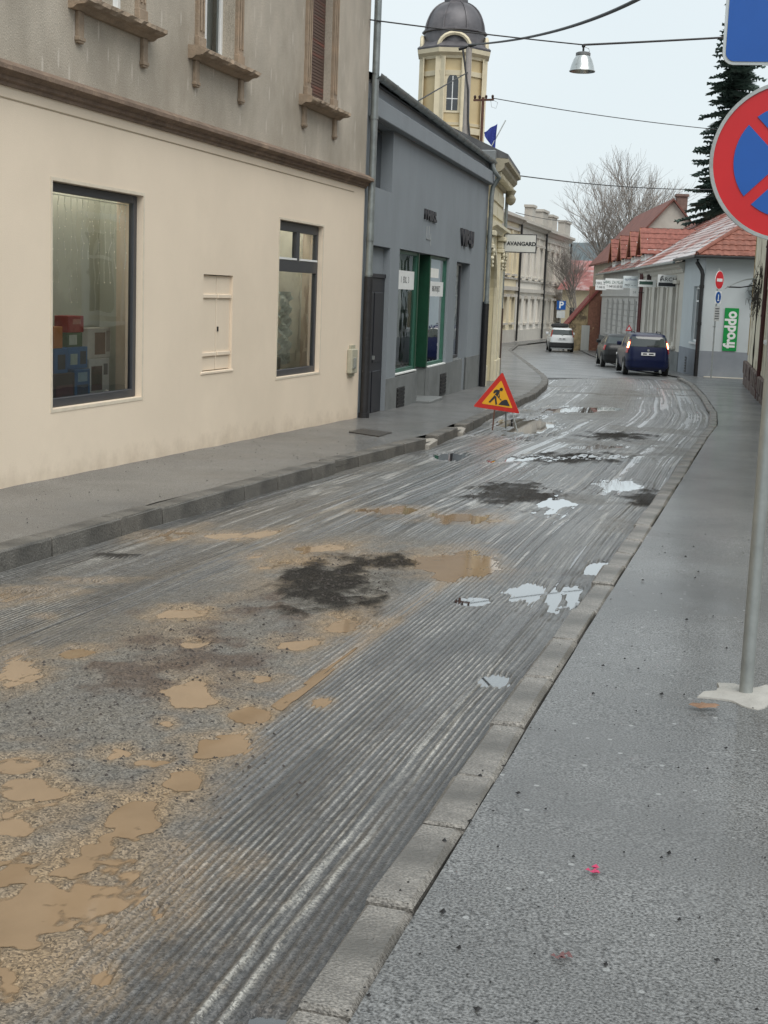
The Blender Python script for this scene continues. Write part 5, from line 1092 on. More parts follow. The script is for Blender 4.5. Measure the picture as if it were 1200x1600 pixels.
# ------------------------------------------------------------------ poles, wires, street lamp, flag
def wire(pts, r, label, sag=.0, m=None, nm='overhead_wire'):
    a, b = np.array(pts[0]), np.array(pts[-1]); out_ = []
    for i in range(25):
        t_ = i/24
        if len(pts) == 2: q_ = a+(b-a)*t_
        else: q_ = (1-t_)**2*a+2*t_*(1-t_)*np.array(pts[1])+t_*t_*b
        out_.append(tuple(q_-np.array([0, 0, sag*4*t_*(1-t_)])))
    return tag(MB().tube(out_, r, 6).build(nm, m or M_CABLE, None, smooth=True), label, 'wire', 'overhead wires')
p = apx(727, 210, 47); tp = apx(722, 74, 47)
up_ = thing('utility_pole', 'grey utility pole rising behind the roof of the grey house', 'pole', (p[0], p[1], -.85))
MB().tube([(0, 0, 0), (0, 0, tp[2]+.85)], .14, 10, .10).build('shaft', mat('pole_concrete', (.33, .30, .28), .8, var=.15), up_, smooth=True)
MB().tube([(-.35, 0, tp[2]+.72), (.25, -.1, tp[2]+.86)], .05, 6).build('cable_clamp', M_BLACK, up_)
MB().tube([(-.2, -.05, tp[2]+.7), (.05, -.1, tp[2]-.6), (.1, -.1, tp[2]-1.6), (.3, -.1, tp[2]-3.0)], .035, 6).build('drop_cable', M_CABLE, up_)
ptop = np.array([p[0], p[1]-.1, tp[2]]); q = apx(756, 156, 44); q2 = apx(752, 216, 44)
ca = thing('roof_mast', 'rusty roof mast with insulator crossarm above the grey roof', 'mast', (q2[0], q2[1], 4.4), R(-10))
hh = q[2]-4.4; M_RUST = mat('rust', (.10, .045, .03), .8, var=.4, scale=9)
MB().tube([(0, 0, 0), (0, 0, hh+.05)], .05, 8).build('tube', M_RUST, ca); part('crossarm', M_RUST, ca, (-.32, .36, -.03, .03, hh-.06, hh))
for x in (-.28, -.12, .1, .32): MB().lathe([(.02, 0), (.04, .03), (.045, .09), (.02, .12)], 8, (x, 0, hh)).build('insulator', mat('ceramic_brown', (.05, .025, .02), .3), ca, smooth=True)
MB().tube([(.25, 0, hh), (.3, 0, hh-.25), (.45, 0, hh-.3), (.5, 0, hh-.12), (.36, 0, hh-.05)], .008, 5).build('loose_lead', M_STEEL, ca)
wa = np.array([-6.80, 22.6, 6.12]); lam = apx(912, 70, 24.5); wb = apx(1122, 57, 25.5)
wire([wa, (wa+lam)/2-np.array([0, 0, .03]), lam], .012, 'thin span wire from the beige house corner to the hanging lamp')
wb2 = lam+(wb-lam)*2.6; wire([lam, (lam+wb2)/2-np.array([0, 0, .05]), wb2], .02, 'thick span cable from the hanging lamp to the right side of the street', m=M_CABLE)
wire([ptop, apx(880, 62, 30), apx(1010, -8, 20)], .03, 'twisted thick cable sweeping up from the utility pole', nm='overhead_cable')
mast = np.array([q[0], q[1], q[2]+.05])
wire([mast+np.array([.3, 0, 0]), apx(1210, 210, 50)], .014, 'wire from the roof mast insulators towards the spruce', .12)
wire([apx(800, 273, 42), apx(1200, 292, 62)], .018, 'wire from the cream gateway house across to the red roofs', .25)
wire([apx(806, 332, 90), apx(895, 347, 110)], .022, 'faint far wire above the terrace houses', .1)
wire([ptop-np.array([0, 0, .9]), apx(652, 152, 40), apx(600, 190, 36)], .02, 'drop wire from the utility pole to the grey roof', .05)
lp = thing('street_lamp', 'bell shaped aluminium street lamp hanging from the span wire', 'street lamp', (lam[0], lam[1], lam[2]-.46))
MB().lathe([(.225, 0), (.23, .01), (.215, .03), (.20, .10), (.165, .20), (.125, .27), (.12, .275), (.115, .265), (.15, .2), (.185, .1), (.2, .03), (.21, .0)], 28, cap=False).build('shade', mat('spun_aluminium', (.52, .54, .53), .28, .85, .08, 8), lp, smooth=True)
MB().lathe([(.13, .275), (.13, .32), (.10, .335), (.04, .345)], 20).build('lamp_housing', mat('lamp_grey', (.20, .21, .21), .5, .4), lp, smooth=True)
MB().tube([(0, 0, .34), (0, 0, .46)], .018, 8).build('hanger', M_BLACK, lp); MB().ball((0, 0, .44), .035, 10, 6).build('clamp', M_BLACK, lp)
MB().tube([(.03, 0, .42), (.09, 0, .40), (.11, 0, .35), (.08, 0, .31)], .007, 6).build('lead', M_STEEL, lp); MB().ball((0, 0, .10), .06, 12, 8).build('bulb', M_SWHITE, lp, smooth=True)
fl = apx(764, 236, 41); ft = apx(790, 188, 41); fg = thing('flag', 'blue flag hanging limp from a slanted pole on the cream gateway house', 'flag', tuple(fl))
MB().tube([(0, 0, 0), tuple(ft-fl)], .018, 6).build('flag_pole', M_STEEL, fg)
a, b, c_ = apx(756, 207, 41)-fl, apx(777, 193, 41)-fl, apx(774, 238, 41)-fl; mb = MB(); g_ = []
for i in range(9):
    for j in range(9):
        u, v = i/8, j/8; top = a+(b-a)*u; bot = np.array(apx(757+17*u, 212+26*u, 41))-fl; p_ = top*(1-v)+bot*v; p_[1] += .06*math.sin(u*9+v*3); g_.append(p_)
mb.add(g_, [(i*9+j, i*9+j+1, (i+1)*9+j+1, (i+1)*9+j) for i in range(8) for j in range(8)]); rawbuild(mb, 'cloth', mat('flag_blue', (.02, .035, .22), .8, var=.1), fg)
p_ = apx(877, 477, 94); pk = thing('parking_sign', 'blue parking sign with white P and plate below on a post beside the terrace', 'traffic sign', (p_[0], p_[1], ZG(p_[1])), R(10)); hz_ = p_[2]-ZG(p_[1])
MB().tube([(0, .03, 0), (0, .03, hz_+.4)], .035, 6).build('post', M_STEEL, pk); part('plate', M_BLUE, pk, (-.3, .3, -.015, .0, hz_-.3, hz_+.3)); text('letter', 'P', .62, M_SWHITE, pk, (0, -.018, hz_), (R(90), 0, 0), .002, 1.0, bold=.015)
part('sub_plate', MATS['notice_grey'], pk, (-.28, .28, -.015, 0, hz_-.85, hz_-.36))

# ------------------------------------------------------------------ trees
def bare_tree(label, base, h, spread, seed, m, lean=(0, 0)):
    t = thing('bare_tree', label, 'tree', base); rr = random.Random(seed); tr = MB(); br = MB(); lf = MB()
    def grow(p, d, ln, r, lev):
        pts = [p]; n = 4
        for i in range(n):
            d = (d+Vector((rr.uniform(-.14, .14), rr.uniform(-.14, .14), rr.uniform(-.02, .10)))).normalized(); p = p+d*ln/n; pts.append(p)
        (tr if lev == 0 else br).tube(pts, r, 7 if lev < 2 else (4 if lev < 4 else 3), r*.62)
        if lev >= 5: return
        k = (5, 5, 5, 4, 3)[lev]
        for i in range(k):
            a = rr.uniform(0, 6.28); tl = rr.uniform(.3, .7)*(.85 if lev else .62)
            sd = Vector((math.cos(a), math.sin(a), 0)); nd = (d*(1-tl*.5)+sd*tl).normalized(); nd = Vector((nd.x, nd.y, max(nd.z, .05))).normalized()
            grow(pts[-1] if i < 2 else pts[rr.randint(2, 3)], nd, ln*rr.uniform(.62, .8), r*rr.uniform(.5, .62), lev+1)
    d0 = Vector((lean[0], lean[1], 1)).normalized(); grow(Vector((0, 0, 0)), d0, h*.30, h*.0105, 0)
    tr.build('trunk', m, t, smooth=True); br.build('crown', m, t); return t
M_BARK = mat('bark', (.25, .225, .205), .95, var=.3, scale=3)
p = apx(945, 430, 118); bare_tree('large bare tree with spreading twigs behind the ribbed house', (p[0], p[1], -1.8), 17.5, 1, 21, M_BARK, (.12, 0))
p = apx(985, 430, 128); bare_tree('second bare tree with upright limbs beside the large bare tree', (p[0], p[1], -1.8), 19.5, 1, 8, M_BARK)
p = apx(905, 430, 122); bare_tree('smaller bare tree leaning over the terrace end', (p[0], p[1], -1.8), 10.5, 1, 5, M_BARK, (-.15, 0))
p = apx(1085, 300, 100); bare_tree('small bare treetop next to the spruce above the roofs', (p[0], p[1], -1.8), 10.5, 1, 13, M_BARK)
M_NEED = mat('spruce_needles', (.072, .112, .092), .8, var=.4, scale=3); M_NEED2 = M_NEED
p = apx(1138, 300, 78); ptp = apx(1132, -70, 78)
st = thing('spruce_tree', 'tall dark spruce standing behind the corner shop roof', 'tree', (p[0], p[1], -1.4))
H_ = ptp[2]+1.4; MB().tube([(0, 0, 0), (0, 0, H_)], .28, 8, .03).build('trunk', M_BARK, st)
mb = MB(); rr = random.Random(3); z = 4.5
vs, fs = [], []
def spray(c0, dirv, L):
    """a drooping branch: spine with flat needle blades left and right and below"""
    d = Vector(dirv); side = d.cross(Vector((0, 0, 1))).normalized(); dr = rr.random(); n = max(5, int(L*5)); prev = Vector(c0)
    for i in range(n):
        t = i/n; p = Vector(c0)+d*(L*t)+Vector((0, 0, -(.25+.3*dr)*L*t*t+.16*L*t**4)); w = (1-t*.6)*L*.24+.10
        for s in (-1, 1):
            for q in range(3):
                tip = p+side*s*w*rr.uniform(.6, 1.25)+d*w*rr.uniform(.2, .8)+Vector((0, 0, -rr.uniform(.05, .5)*w))
                e1 = p+d*.14+Vector((0, 0, .02)); e2 = p-d*.12+Vector((0, 0, -.07)); o = len(vs); vs.extend([e1, tip, e2]); fs.append((o, o+1, o+2))
        o = len(vs); hang = p+Vector((rr.uniform(-.06, .06), rr.uniform(-.06, .06), -rr.uniform(.15, .45)*(1-t*.4))); vs.extend([p+d*.12, hang, p-d*.12]); fs.append((o, o+1, o+2))
while z < H_-.2:
    f = 1-z/H_; L = .30+3.0*f**.8; n = 10 if f > .12 else 6
    for k in range(n):
        a = 2*math.pi*k/n+z*2.3+rr.uniform(-.3, .3); spray((0, 0, z+rr.uniform(-.15, .15)), (math.cos(a), math.sin(a), .12), L*rr.uniform(.4, 1.2)) if rr.random() > .12 else None
    z += .15+.13*f
mb.add(vs, fs); rawbuild(mb, 'crown', M_NEED, st)
# ================================================================== cars
M_TYRE = mat('tyre', (.018, .018, .018), .85); M_RIM = mat('alloy', (.35, .36, .37), .35, .8); M_PLATE = mat('number_plate', (.68, .68, .68), .4)
M_TAIL = mat('tail_lens', (.35, .02, .015), .2, var=.1); M_TAILON = mat('tail_lit', (1.0, .28, .12), .3, emit=9.0); M_CARGL = mat('car_glass', (.05, .06, .06), .05, var=.2, scale=.8, spec=.8)
M_BLKPL = mat('black_plastic', (.02, .02, .021), .6)
def car(name, label, loc, rz, levels, paint, glass_z, tail, plate_t, wr=.31, wb=(.72, -.72), lower=None, lit=False, rails=False):
    """levels: (z, half width, rear y, front y); a body lofted through rounded footprints. +y is forward"""
    t = thing(name, label, 'car', loc, rz); N_ = 48; vs = []
    def P(th, z, off=0.0):
        zs = [l[0] for l in levels]; w_, yr, yf = (np.interp(z, zs, [l[i] for l in levels]) for i in (1, 2, 3))
        c_, s_ = math.cos(th), math.sin(th); e = 2/7.5
        return np.array([(w_+off)*math.copysign(abs(c_)**e, c_), (yr+yf)/2+((yf-yr)/2+off)*math.copysign(abs(s_)**e, s_), z])
    zz = []
    for a, b in zip(levels, levels[1:]):
        k = max(1, int((b[0]-a[0])/.06)); zz += [a[0]+(b[0]-a[0])*i/k for i in range(k)]
    zz.append(levels[-1][0]); mb = MB()
    mb.add([P(2*math.pi*j/N_, z) for z in zz for j in range(N_)], [(i*N_+j, i*N_+(j+1) % N_, (i+1)*N_+(j+1) % N_, (i+1)*N_+j) for i in range(len(zz)-1) for j in range(N_)]+[tuple(range(N_)), tuple((len(zz)-1)*N_+j for j in range(N_))])
    body = mb.build('body', paint, t, smooth=True)
    def patch(nm, th0, th1, z0, z1, m, par, off=.006, nz=6, nt_=14):
        g_ = [P(th0+(th1-th0)*i/nt_, z0+(z1-z0)*j/nz, off) for j in range(nz+1) for i in range(nt_+1)]
        o = MB().add(g_, [(j*(nt_+1)+i, j*(nt_+1)+i+1, (j+1)*(nt_+1)+i+1, (j+1)*(nt_+1)+i) for j in range(nz) for i in range(nt_)]).build(nm, m, par, smooth=True); return o
    rear = -math.pi/2; k = .70
    patch('rear_window', rear-k, rear+k, glass_z[0]+.03, glass_z[1]-.02, M_CARGL, t, .008)
    patch('windscreen', -rear-k, -rear+k, glass_z[0]+.02, glass_z[1]-.03, M_CARGL, t, .008)
    for sgn, c0_ in ((1, 0.0), (-1, math.pi)):
        patch('side_window', c0_-.5, c0_-.03, glass_z[0]+.05, glass_z[1]-.06, M_CARGL, t, .008); patch('side_window', c0_+.03, c0_+.5, glass_z[0]+.05, glass_z[1]-.06, M_CARGL, t, .008)
    bz = lower or (.30, .55)
    patch('rear_bumper', rear-.95, rear+.95, bz[0], bz[1], M_BLKPL if lower else paint, t, .03)
    for s in (-1, 1):
        lo, hi = (rear+.66, rear+1.06) if s > 0 else (rear-1.06, rear-.66)
        lamp = patch('tail_lamp', lo, hi, tail[0], tail[1], M_TAIL, t, .015)
        if lit: zc = (tail[0]+tail[1])/2; patch('lit_lamp', lo+.04, hi-.05, zc-.06, zc+.16, M_TAILON, lamp, .022)
    yr = float(np.interp(plate_t, [l[0] for l in levels], [l[2] for l in levels]))
    part('number_plate', M_PLATE, t, (-.26, .26, yr-.035, yr-.012, plate_t-.055, plate_t+.055))
    part('plate_print', M_LET, t, (-.20, -.05, yr-.038, yr-.0355, plate_t-.025, plate_t+.025)); part('plate_print', M_LET, t, (.02, .2, yr-.038, yr-.0355, plate_t-.025, plate_t+.025))
    yb = float(np.interp(tail[0]+.12, [l[0] for l in levels], [l[2] for l in levels])); MB().disc((0, yb-.015, tail[0]+.12), .045, 'y', .02, 14).build('badge', M_STEEL, t)
    hw = max(l[1] for l in levels); L_ = levels[2][3]-levels[2][2]
    for fy in (levels[2][2]+.72, levels[2][3]-.78):
        for s in (-1, 1):
            w_ = MB().disc((s*(hw-.09), fy, wr), wr, 'x', .2, 24).build('tyre', M_TYRE, t, bevel=.02); MB().disc((s*(hw+.005), fy, wr), wr*.62, 'x', .02, 18).build('rim', M_RIM, w_)
            MB().tube([(s*(hw-.01), fy+(wr+.06)*math.cos(a), wr+(wr+.06)*math.sin(a)) for a in np.linspace(-.15, math.pi+.15, 14)], .035, 5).build('wheel_arch', M_BLKPL, t)
    for s in (-1, 1):
        ym = float(np.interp(glass_z[0]+.1, [l[0] for l in levels], [l[3] for l in levels])); mr = part('wing_mirror', paint, t, (min(s*(hw-.03), s*(hw+.16)), max(s*(hw-.03), s*(hw+.16)), ym-.75, ym-.65, glass_z[0]+.0, glass_z[0]+.16), bevel=.03)
    zt_ = levels[-2][0]
    if rails:
        for s in (-1, 1):
            x = s*(levels[-1][1]-.03); MB().tube([(x, levels[-1][2]+.15, zt_), (x, levels[-1][2]+.25, zt_+.09), (x, levels[-1][3]-.25, zt_+.09), (x, levels[-1][3]-.15, zt_)], .02, 6).build('roof_rail', M_BLKPL, t)
    MB().tube([(-.05, float(np.interp(glass_z[0]+.06, [l[0] for l in levels], [l[2] for l in levels]))-.02, glass_z[0]+.06), (.38, float(np.interp(glass_z[0]+.1, [l[0] for l in levels], [l[2] for l in levels]))-.03, glass_z[0]+.10)], .012, 5).build('rear_wiper', M_BLKPL, t)
    part('tailgate_seam', M_BLKPL, t, (-.55, .55, yr-.006, yr-.0, bz[1]+.03, bz[1]+.04)); part('exhaust', M_STEEL, t, (.45, .53, levels[0][2]-.02, levels[0][2]+.15, .2, .27))
    return t
p = gpx(1013, 588, -.03); q = gpx(1000, 588, -.03)
BX, BY = apx(1013, 550, 52.6)[:2]; HD = R(11.5); hx_, hy_ = -math.sin(HD), math.cos(HD)
car('parked_car', 'dark blue tall hatchback with lit tail lamps parked half on the pavement', (BX+2.05*hx_, BY+2.05*hy_, ZG(BY+2)-.03), HD,
    [(.20, .74, -1.98, 1.95), (.34, .82, -2.06, 2.05), (.60, .84, -2.08, 2.08), (.88, .845, -2.04, 2.0), (.98, .83, -2.02, 1.25), (1.06, .80, -2.0, 1.0), (1.45, .70, -1.90, .42), (1.56, .64, -1.82, .30), (1.60, .52, -1.6, .1)],
    mat('blue_paint', (.002, .006, .036), .35, 0, .1, 2, coat=.15, spec=.3), (1.08, 1.50), (.86, 1.36), .84, lit=True, rails=True)
pd = apx(972, 550, 61.5)
car('parked_car', 'black hatchback parked in front of the dark blue car', (pd[0]+2.0*hx_, pd[1]+2.0*hy_, ZG(pd[1]+2)-.03), HD,
    [(.20, .74, -1.92, 1.9), (.34, .82, -2.0, 2.02), (.60, .845, -2.02, 2.05), (.85, .84, -2.0, 1.95), (.95, .81, -1.96, 1.1), (1.02, .77, -1.90, .85), (1.34, .62, -1.5, .3), (1.43, .55, -1.3, .15), (1.46, .45, -1.1, 0.0)],
    mat('black_paint', (.005, .005, .006), .4, 0, .1, 2, coat=.1), (1.04, 1.38), (.78, 1.0), .66)
pw = apx(869, 530, 90)
wc = car('passing_car', 'small white car with grey bumper and roof load driving away down the street', (pw[0], pw[1]+1.7, ZG(pw[1]+1.7)-.045), R(13),
    [(.20, .70, -1.68, 1.65), (.34, .77, -1.76, 1.75), (.60, .79, -1.78, 1.78), (.92, .79, -1.75, 1.65), (1.0, .77, -1.73, 1.1), (1.06, .75, -1.71, .95), (1.44, .66, -1.60, .45), (1.52, .62, -1.52, .35), (1.55, .52, -1.4, .2)],
    mat('white_car_paint', (.62, .63, .63), .25, 0, .05, 2, coat=.6), (1.08, 1.46), (.98, 1.42), .86, lower=(.28, .62))
rb = thing('roof_load', 'dark bundle strapped on the roof of the small white car', 'bundle', (pw[0], pw[1]+1.3, ZG(pw[1]+1.3)-.045+1.56), R(4))
MB().lathe([(.02, 0), (.52, .02), (.60, .10), (.52, .22), (.3, .27), (.02, .28)], 18).build('bundle', M_RUBBER, rb, smooth=True)
# small warning sign between the parked cars and the wall
p = apx(983, 513, 66); ws = thing('warning_sign', 'small red edged warning triangle showing above the parked cars', 'traffic sign', (p[0], p[1], ZG(p[1])), R(6)); hh = p[2]-ZG(p[1])
MB().prism([(-.17, hh-.12), (.17, hh-.12), (0, hh+.18)], -.01, .01, 'y').build('triangle', M_RED, ws); MB().prism([(-.09, hh-.07), (.09, hh-.07), (0, hh+.09)], -.014, -.0105, 'y').build('white_face', M_SWHITE, ws)
MB().tube([(0, .03, 0), (0, .03, hh+.1)], .02, 6).build('post', M_STEEL, ws)

# ------------------------------------------------------------------ road works sign on its stand
p = gpx(788, 672, -.085); D_ = (np.array(p)-EYE)@FWD
tri = [apx(653/12+730, 115/12+570, D_-.25), apx(100/12+730, 780/12+570, D_), apx(985/12+730, 915/12+570, D_)]
rw = thing('roadworks_sign', 'red and yellow roadworks triangle standing in the road on thin legs', 'traffic sign', (p[0], p[1], ZG(p[1])-.09), math.atan2(tri[2][1]-tri[1][1], tri[2][0]-tri[1][0]))
wd = np.linalg.norm(tri[2][:2]-tri[1][:2]); zb0 = tri[1][2]-(ZG(p[1])-.09); zb1 = tri[2][2]-(ZG(p[1])-.09); za = tri[0][2]-(ZG(p[1])-.09)
def _cv(q_): a = rw.rotation_euler[2]; v = q_-np.array(rw.location); return np.array([v[0]*math.cos(a)+v[1]*math.sin(a), v[2]])
A_, B_, C_ = _cv(tri[1]), _cv(tri[2]), _cv(apx(653/12+730, 115/12+570, D_)); cen = (A_+B_+C_)/3
def tripoly(k, rnd=.0):
    out_ = []
    for i, v in enumerate((A_, B_, C_)):
        o1, o2 = [w for j, w in enumerate((A_, B_, C_)) if j != i]; v2 = cen+(v-cen)*k
        d1, d2 = (o1-v)/np.linalg.norm(o1-v), (o2-v)/np.linalg.norm(o2-v); r_ = .03*k
        e1, e2 = v2+d1*r_, v2+d2*r_
        if i == 0: out_ += [tuple(e2), tuple(v2+(d1+d2)*r_*.3), tuple(e1)]
        elif i == 1: out_ += [tuple(e1), tuple(v2+(d1+d2)*r_*.3), tuple(e2)]
        else: out_ += [tuple(e2), tuple(v2+(d1+d2)*r_*.3), tuple(e1)]
    return out_
M_SYEL = mat('sign_yellow', (.72, .36, .012), .4, var=.06); M_SRED2 = mat('sign_red_bright', (.50, .02, .012), .4, var=.06)
lean = R(-9)
plt = MB().prism(tripoly(1.0), -.006, .012, 'y').build('plate', M_STEEL, rw)
fc = MB().prism(tripoly(.985), -.009, -.0065, 'y').build('red_border', M_SRED2, rw); MB().prism(tripoly(.66), -.0125, -.0095, 'y').build('yellow_face', M_SYEL, rw)
sc_ = wd/.9*1.0
def sgx(X_, Y_):                                                       # zoomed sign pixels -> sign plane
    q_ = apx(730+X_/12, 570+Y_/12, D_); a = rw.rotation_euler[2]; v = q_-np.array(rw.location); return (v[0]*math.cos(a)+v[1]*math.sin(a), v[2])
mb = MB(); c_ = sgx(632, 452); r_ = .022*wd/.6
mb.prism([(c_[0]+r_*math.cos(t), c_[1]+r_*math.sin(t)) for t in np.linspace(0, 6.28, 13)[:-1]], -.016, -.0128, 'y'); mb.build('worker_head', M_LET, rw)
MB().prism([sgx(*v) for v in ((500, 470), (545, 452), (605, 470), (600, 520), (565, 580), (515, 555), (545, 500), (500, 530), (480, 520))], -.016, -.0128, 'y').build('worker_body', M_LET, rw)
MB().prism([sgx(*v) for v in ((505, 560), (540, 590), (555, 735), (525, 740), (510, 620), (425, 705), (395, 690))], -.0165, -.0129, 'y').build('worker_legs', M_LET, rw)
MB().prism([sgx(*v) for v in ((515, 545), (525, 535), (640, 655), (628, 665))], -.0158, -.0128, 'y').build('shovel', M_LET, rw)
MB().prism([sgx(*v) for v in ((575, 590), (600, 530), (606, 600), (590, 615))], -.0155, -.0127, 'y').build('worker_arm', M_LET, rw)
MB().prism([sgx(*v) for v in ((578, 740), (640, 670), (700, 645), (740, 650), (795, 770))], -.016, -.0128, 'y').build('heap', M_LET, rw)
for ob in rw.children: ob.rotation_euler[0] = 0
xl_, xr_ = sgx(515, 860)[0], sgx(830, 925)[0]
MB().tube([(xl_, .02, zb0+.05), (sgx(470, 1230)[0], -.06, .0)], .012, 6).build('stand_leg', M_RUST, rw); MB().tube([(xr_, .02, zb1+.05), (sgx(940, 1265)[0], -.06, -.01)], .012, 6).build('stand_leg', M_STEEL, rw)
MB().tube([(0, .02, zb0+.2), (.05, .38, .0)], .012, 6).build('stand_prop', M_STEEL, rw)

# ------------------------------------------------------------------ sign post on the right pavement
p = gpx(1165, 1086, 0); ps = thing('traffic_sign_post', 'galvanised post carrying a round no stopping sign and a blue plate', 'traffic sign', (p[0], p[1], ZG(p[1])), R(6))
PB = ZG(p[1]); Dp = (np.array([p[0], p[1], 1.7])-EYE)@FWD
MB().tube([(0, 0, 0), (0, 0, 4.0)], .033, 16).build('post', M_STEEL, ps, smooth=True)
c_ = apx(1232, 255, Dp-.1); zc = c_[2]-PB; Rs = 120*Dp/F
def ring(name, r0, r1, y0, y1, m, par, zc, n=64):
    mb = MB(); vs = []
    for r_, y in ((r0, y0), (r1, y0), (r1, y1), (r0, y1)): vs += [(r_*math.cos(2*math.pi*j/n), y, zc+r_*math.sin(2*math.pi*j/n)) for j in range(n)]
    mb.add(vs, [(a*n+j, a*n+(j+1) % n, ((a+1) % 4)*n+(j+1) % n, ((a+1) % 4)*n+j) for a in range(4) for j in range(n)]); return mb.build(name, m, par, smooth=True)
dsk = MB().disc((0, -.055, zc), Rs*.985, 'y', .012, 64).build('no_stopping_sign', M_STEEL, ps)
M_NRED = mat('no_stop_red', (.52, .012, .016), .35, var=.06); M_NBLU = mat('no_stop_blue', (.008, .085, .36), .35, var=.06)
ring('rim', Rs*.955, Rs, -.072, -.045, M_STEEL, dsk, zc)
MB().disc((0, -.0635, zc), Rs*.955, 'y', .003, 64).build('red_face', M_NRED, dsk)
mb = MB(); k = Rs*.70
for s0 in range(4):                                                    # four blue quadrants between the crossing bars
    am = math.pi/2*s0+R(-0); half = R(45)-math.asin(.10); off = .10*k*math.sqrt(2)
    pts = [(off*math.cos(am), off*math.sin(am))]+[(k*math.cos(am+a), k*math.sin(am+a)) for a in np.linspace(-half, half, 14)]
    o = MB().prism([(x, zc+z) for x, z in pts], -.069, -.0655, 'y').build('blue_quadrant', M_NBLU, dsk)
zb_ = apx(1135, 106, Dp-.1)[2]-PB; hwid = 112*Dp/F
pl = thing('blue_plate', 'blank blue rectangular plate above the round no stopping sign', 'traffic sign', (p[0], p[1], PB+zb_), R(6))
def rrect(w, h, r, z0=0):
    o = []
    for cx, cz, a0 in ((w-r, h-r, 0), (-w+r, h-r, 90), (-w+r, r, 180), (w-r, r, 270)): o += [(cx+r*math.cos(R(a0+t)), z0+cz+r*math.sin(R(a0+t))) for t in (0, 22, 45, 68, 90)]
    return o
MB().prism(rrect(hwid, .68, .05), -.062, -.05, 'y').build('panel', mat('pale_rim', (.50, .53, .53), .4, .3), pl)
MB().prism(rrect(hwid-.014, .652, .04, .014), -.066, -.0625, 'y').build('blue_face', M_NBLU, pl)
for z in (.15, .5): part('clamp', M_STEEL, pl, (-.06, .06, -.049, .045, z, z+.03))
for z in (zc-.15, zc+.15): part('clamp', M_STEEL, dsk, (-.06, .06, -.048, .045, z, z+.03))
# concrete collar round the foot of the post
mb = MB(); rr = random.Random(9); n = 40; M_COL = mat('pale_mortar', (.36, .35, .325), .8, var=.15, scale=8, bump=.3, bscale=40, col2=(.36, .35, .32), thr=(.5, .7))
outr = [(.16+.05*math.sin(j*.9)+rr.uniform(-.025, .03)+.05*math.cos(j*2*math.pi/n*1+2.6)) for j in range(n)]
vs = [(0, 0, .022)]+[(r_*.55*math.cos(2*math.pi*j/n), r_*.55*math.sin(2*math.pi*j/n), .018) for j, r_ in enumerate(outr)]+[(r_*1.15*math.cos(2*math.pi*j/n), r_*1.15*math.sin(2*math.pi*j/n), .010) for j, r_ in enumerate(outr)]+[(r_*1.2*math.cos(2*math.pi*j/n), r_*1.2*math.sin(2*math.pi*j/n), -.02) for j, r_ in enumerate(outr)]
fs = [(0, 1+j, 1+(j+1) % n) for j in range(n)]+[(1+a*n+j, 1+(a+1)*n+j, 1+(a+1)*n+(j+1) % n, 1+a*n+(j+1) % n) for a in range(2) for j in range(n)]
o = mb.add(vs, fs).build('mortar_patch', M_COL, None, smooth=True); o.location = (p[0]+.06, p[1], PB-.002); tag(o, 'pale mortar patch on the pavement round the foot of the sign post', 'mortar patch')

# ------------------------------------------------------------------ litter and loose bits on the pavement
q = gpx(1100, 1106, .01); mb = MB(); rr = random.Random(1); g_ = []
outl = [(-.075, 0), (-.05, .03), (-.02, .02), (.0, .05), (.025, .02), (.06, .03), (.075, .0), (.05, -.012), (.06, -.03), (.01, -.025), (-.03, -.035), (-.05, -.012)]
vs = [(0, 0, .018)]+[(x, y, .003+.008*abs(math.sin(x*60+y*40))) for x, y in outl]; mb.add(vs, [(0, 1+j, 1+(j+1) % 12) for j in range(12)])
o = mb.build('fallen_leaf', mat('dry_leaf', (.20, .12, .075), .8, var=.25, scale=30), None); o.location = tuple(q+np.array([0, 0, .004])); o.rotation_euler[2] = .3; tag(o, 'dry brown leaf lying beside the mortar patch', 'leaf')
M_PINK = mat('pink_petal', (.42, .03, .10), .6, var=.2, scale=30)
for i, (px, py, lab, m_) in enumerate(((929, 1364, 'crumpled pink petal scrap on the wet pavement', M_PINK), (878, 1500, 'small faded red scrap on the pavement', mat('red_scrap', (.13, .06, .06), .7)))):
    q = gpx(px, py, 0); mb = MB(); rr = random.Random(i)
    for k in range(8):
        a = rr.uniform(0, 6.28); d_ = rr.uniform(0, .026); c_ = np.array([d_*math.cos(a), d_*math.sin(a), .006]); s_ = rr.uniform(.006, .013)
        mb.add([c_+[s_, 0, 0], c_+[0, s_, .006], c_+[-s_, 0, .002], c_+[0, -s_, .005]], [(0, 1, 2, 3)])
    o = mb.build('petal_scrap', m_, None); o.location = tuple(q+np.array([0, 0, .004])); tag(o, lab, 'litter')
mb = MB(); rr = random.Random(44)
for k in range(230):                                                   # crumbs of loose asphalt on pavement and kerb
    u = rr.random(); y = 2.9+9*u*u+rr.random()*2; x = float(XR(y))+.1+rr.random()**1.3*1.6; s_ = rr.choice((.003, .004, .005, .007, .010))
    z = ZG(y)+.004; r1 = [rr.uniform(.6, 1.3)*s_ for _ in range(6)]
    mb.add([(x+r1[0], y, z), (x, y+r1[1], z), (x-r1[2], y, z), (x, y-r1[3], z), (x+r1[4]*.3, y, z+r1[5])], [(0, 1, 4), (1, 2, 4), (2, 3, 4), (3, 0, 4)])
for k in range(220):
    y = 6+rr.random()*14; x = float(XL(y))-.25-rr.random()*1.6; s_ = rr.choice((.004, .005, .008)); z = ZG(y)+.026
    mb.add([(x+s_, y, z), (x, y+s_, z), (x-s_, y, z), (x, y-s_, z), (x, y, z+s_)], [(0, 1, 4), (1, 2, 4), (2, 3, 4), (3, 0, 4)])
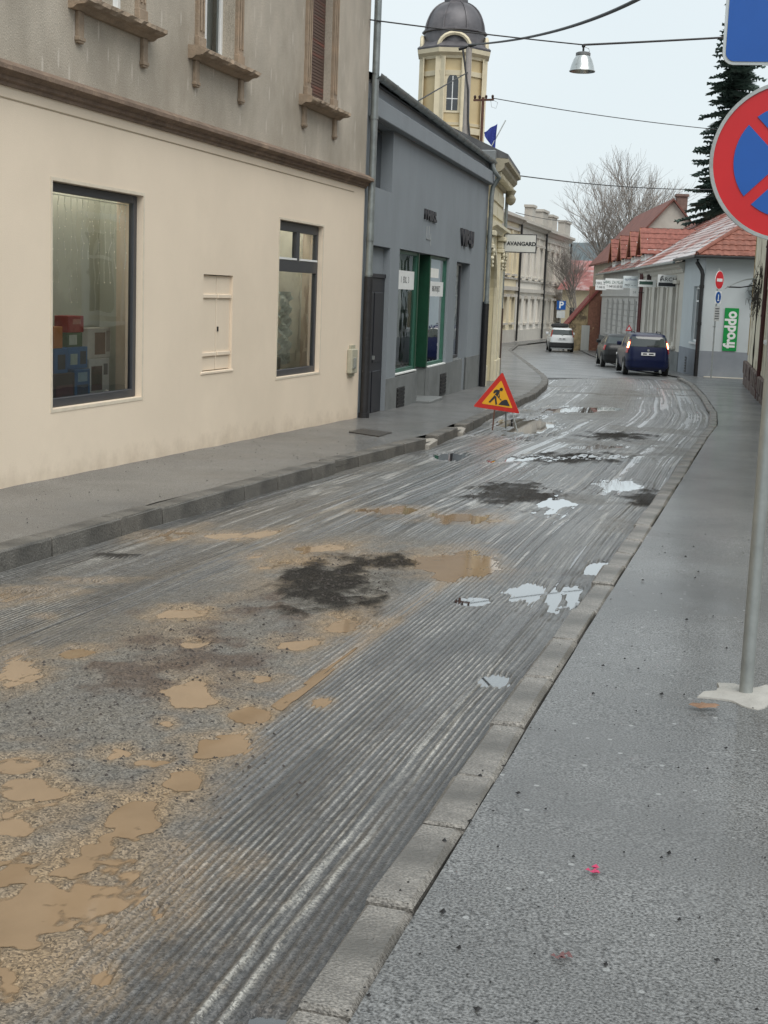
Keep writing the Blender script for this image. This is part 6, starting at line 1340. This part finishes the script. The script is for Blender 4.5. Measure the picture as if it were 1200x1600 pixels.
o = rawbuild(mb, 'asphalt_crumbs', mat('crumb', (.012, .012, .013), .7), None, 'stuff'); o['label'] = 'black crumbs of loose asphalt scattered on the pavements'; o['category'] = 'rubble'
q = [gpx(*v, .022) for v in ((545, 676), (592, 683), (612, 677), (566, 671))]
mb = MB(); mb.add([tuple(v+np.array([0, 0, .016])) for v in q]+[tuple(v+np.array([0, 0, -.05])) for v in q], [(0, 1, 2, 3), (0, 4, 5, 1), (1, 5, 6, 2), (2, 6, 7, 3), (3, 7, 4, 0)])
tag(mb.build('utility_cover', mat('cast_cover', (.05, .045, .04), .5, var=.3, scale=12, bump=.6, bscale=30), None), 'dark cast utility cover set in the left pavement near the house corner', 'utility cover')
# loose lumps in the broken patches of the road
mb = MB(); rr = random.Random(45)
def lump_at(x, y, s_):
    i = int(np.argmin(np.abs(Yk-y))); j = int(np.clip((x-xl[i, 0])/(xr[i, 0]-xl[i, 0])*(NU-1), 0, NU-1)); z = float(Z[i, j]); a = rr.random()*6
    v = [(x+s_*rr.uniform(.6, 1.2)*math.cos(a+k*1.05), y+s_*rr.uniform(.6, 1.2)*math.sin(a+k*1.05), z-s_*.2) for k in range(6)]+[(x+s_*rr.uniform(-.3, .3), y, z+s_*rr.uniform(.4, .9))]
    mb.add(v, [(k, (k+1) % 6, 6) for k in range(6)])
for px, py, rx, ry, n in ((525, 912, 90, 40, 420), (800, 773, 75, 16, 180), (895, 718, 80, 9, 110), (965, 682, 60, 6, 70), (330, 1010, 150, 65, 380), (230, 1100, 230, 110, 500), (250, 1230, 230, 60, 160), (600, 880, 40, 14, 60)):
    for k in range(n):
        a, r_ = rr.random()*6.28, rr.random()**.6; q = gpx(px+rx*r_*math.cos(a), py+ry*r_*math.sin(a), ROADOFF); lump_at(q[0], q[1], rr.choice((.004, .005, .007, .010, .014))*(1 if py < 980 else .8))
o = rawbuild(mb, 'rubble', mat('rubble_dark', (.045, .038, .034), .8, var=.5, scale=3), None, 'stuff'); o['label'] = 'dark lumps of broken asphalt strewn over the road'; o['category'] = 'rubble'
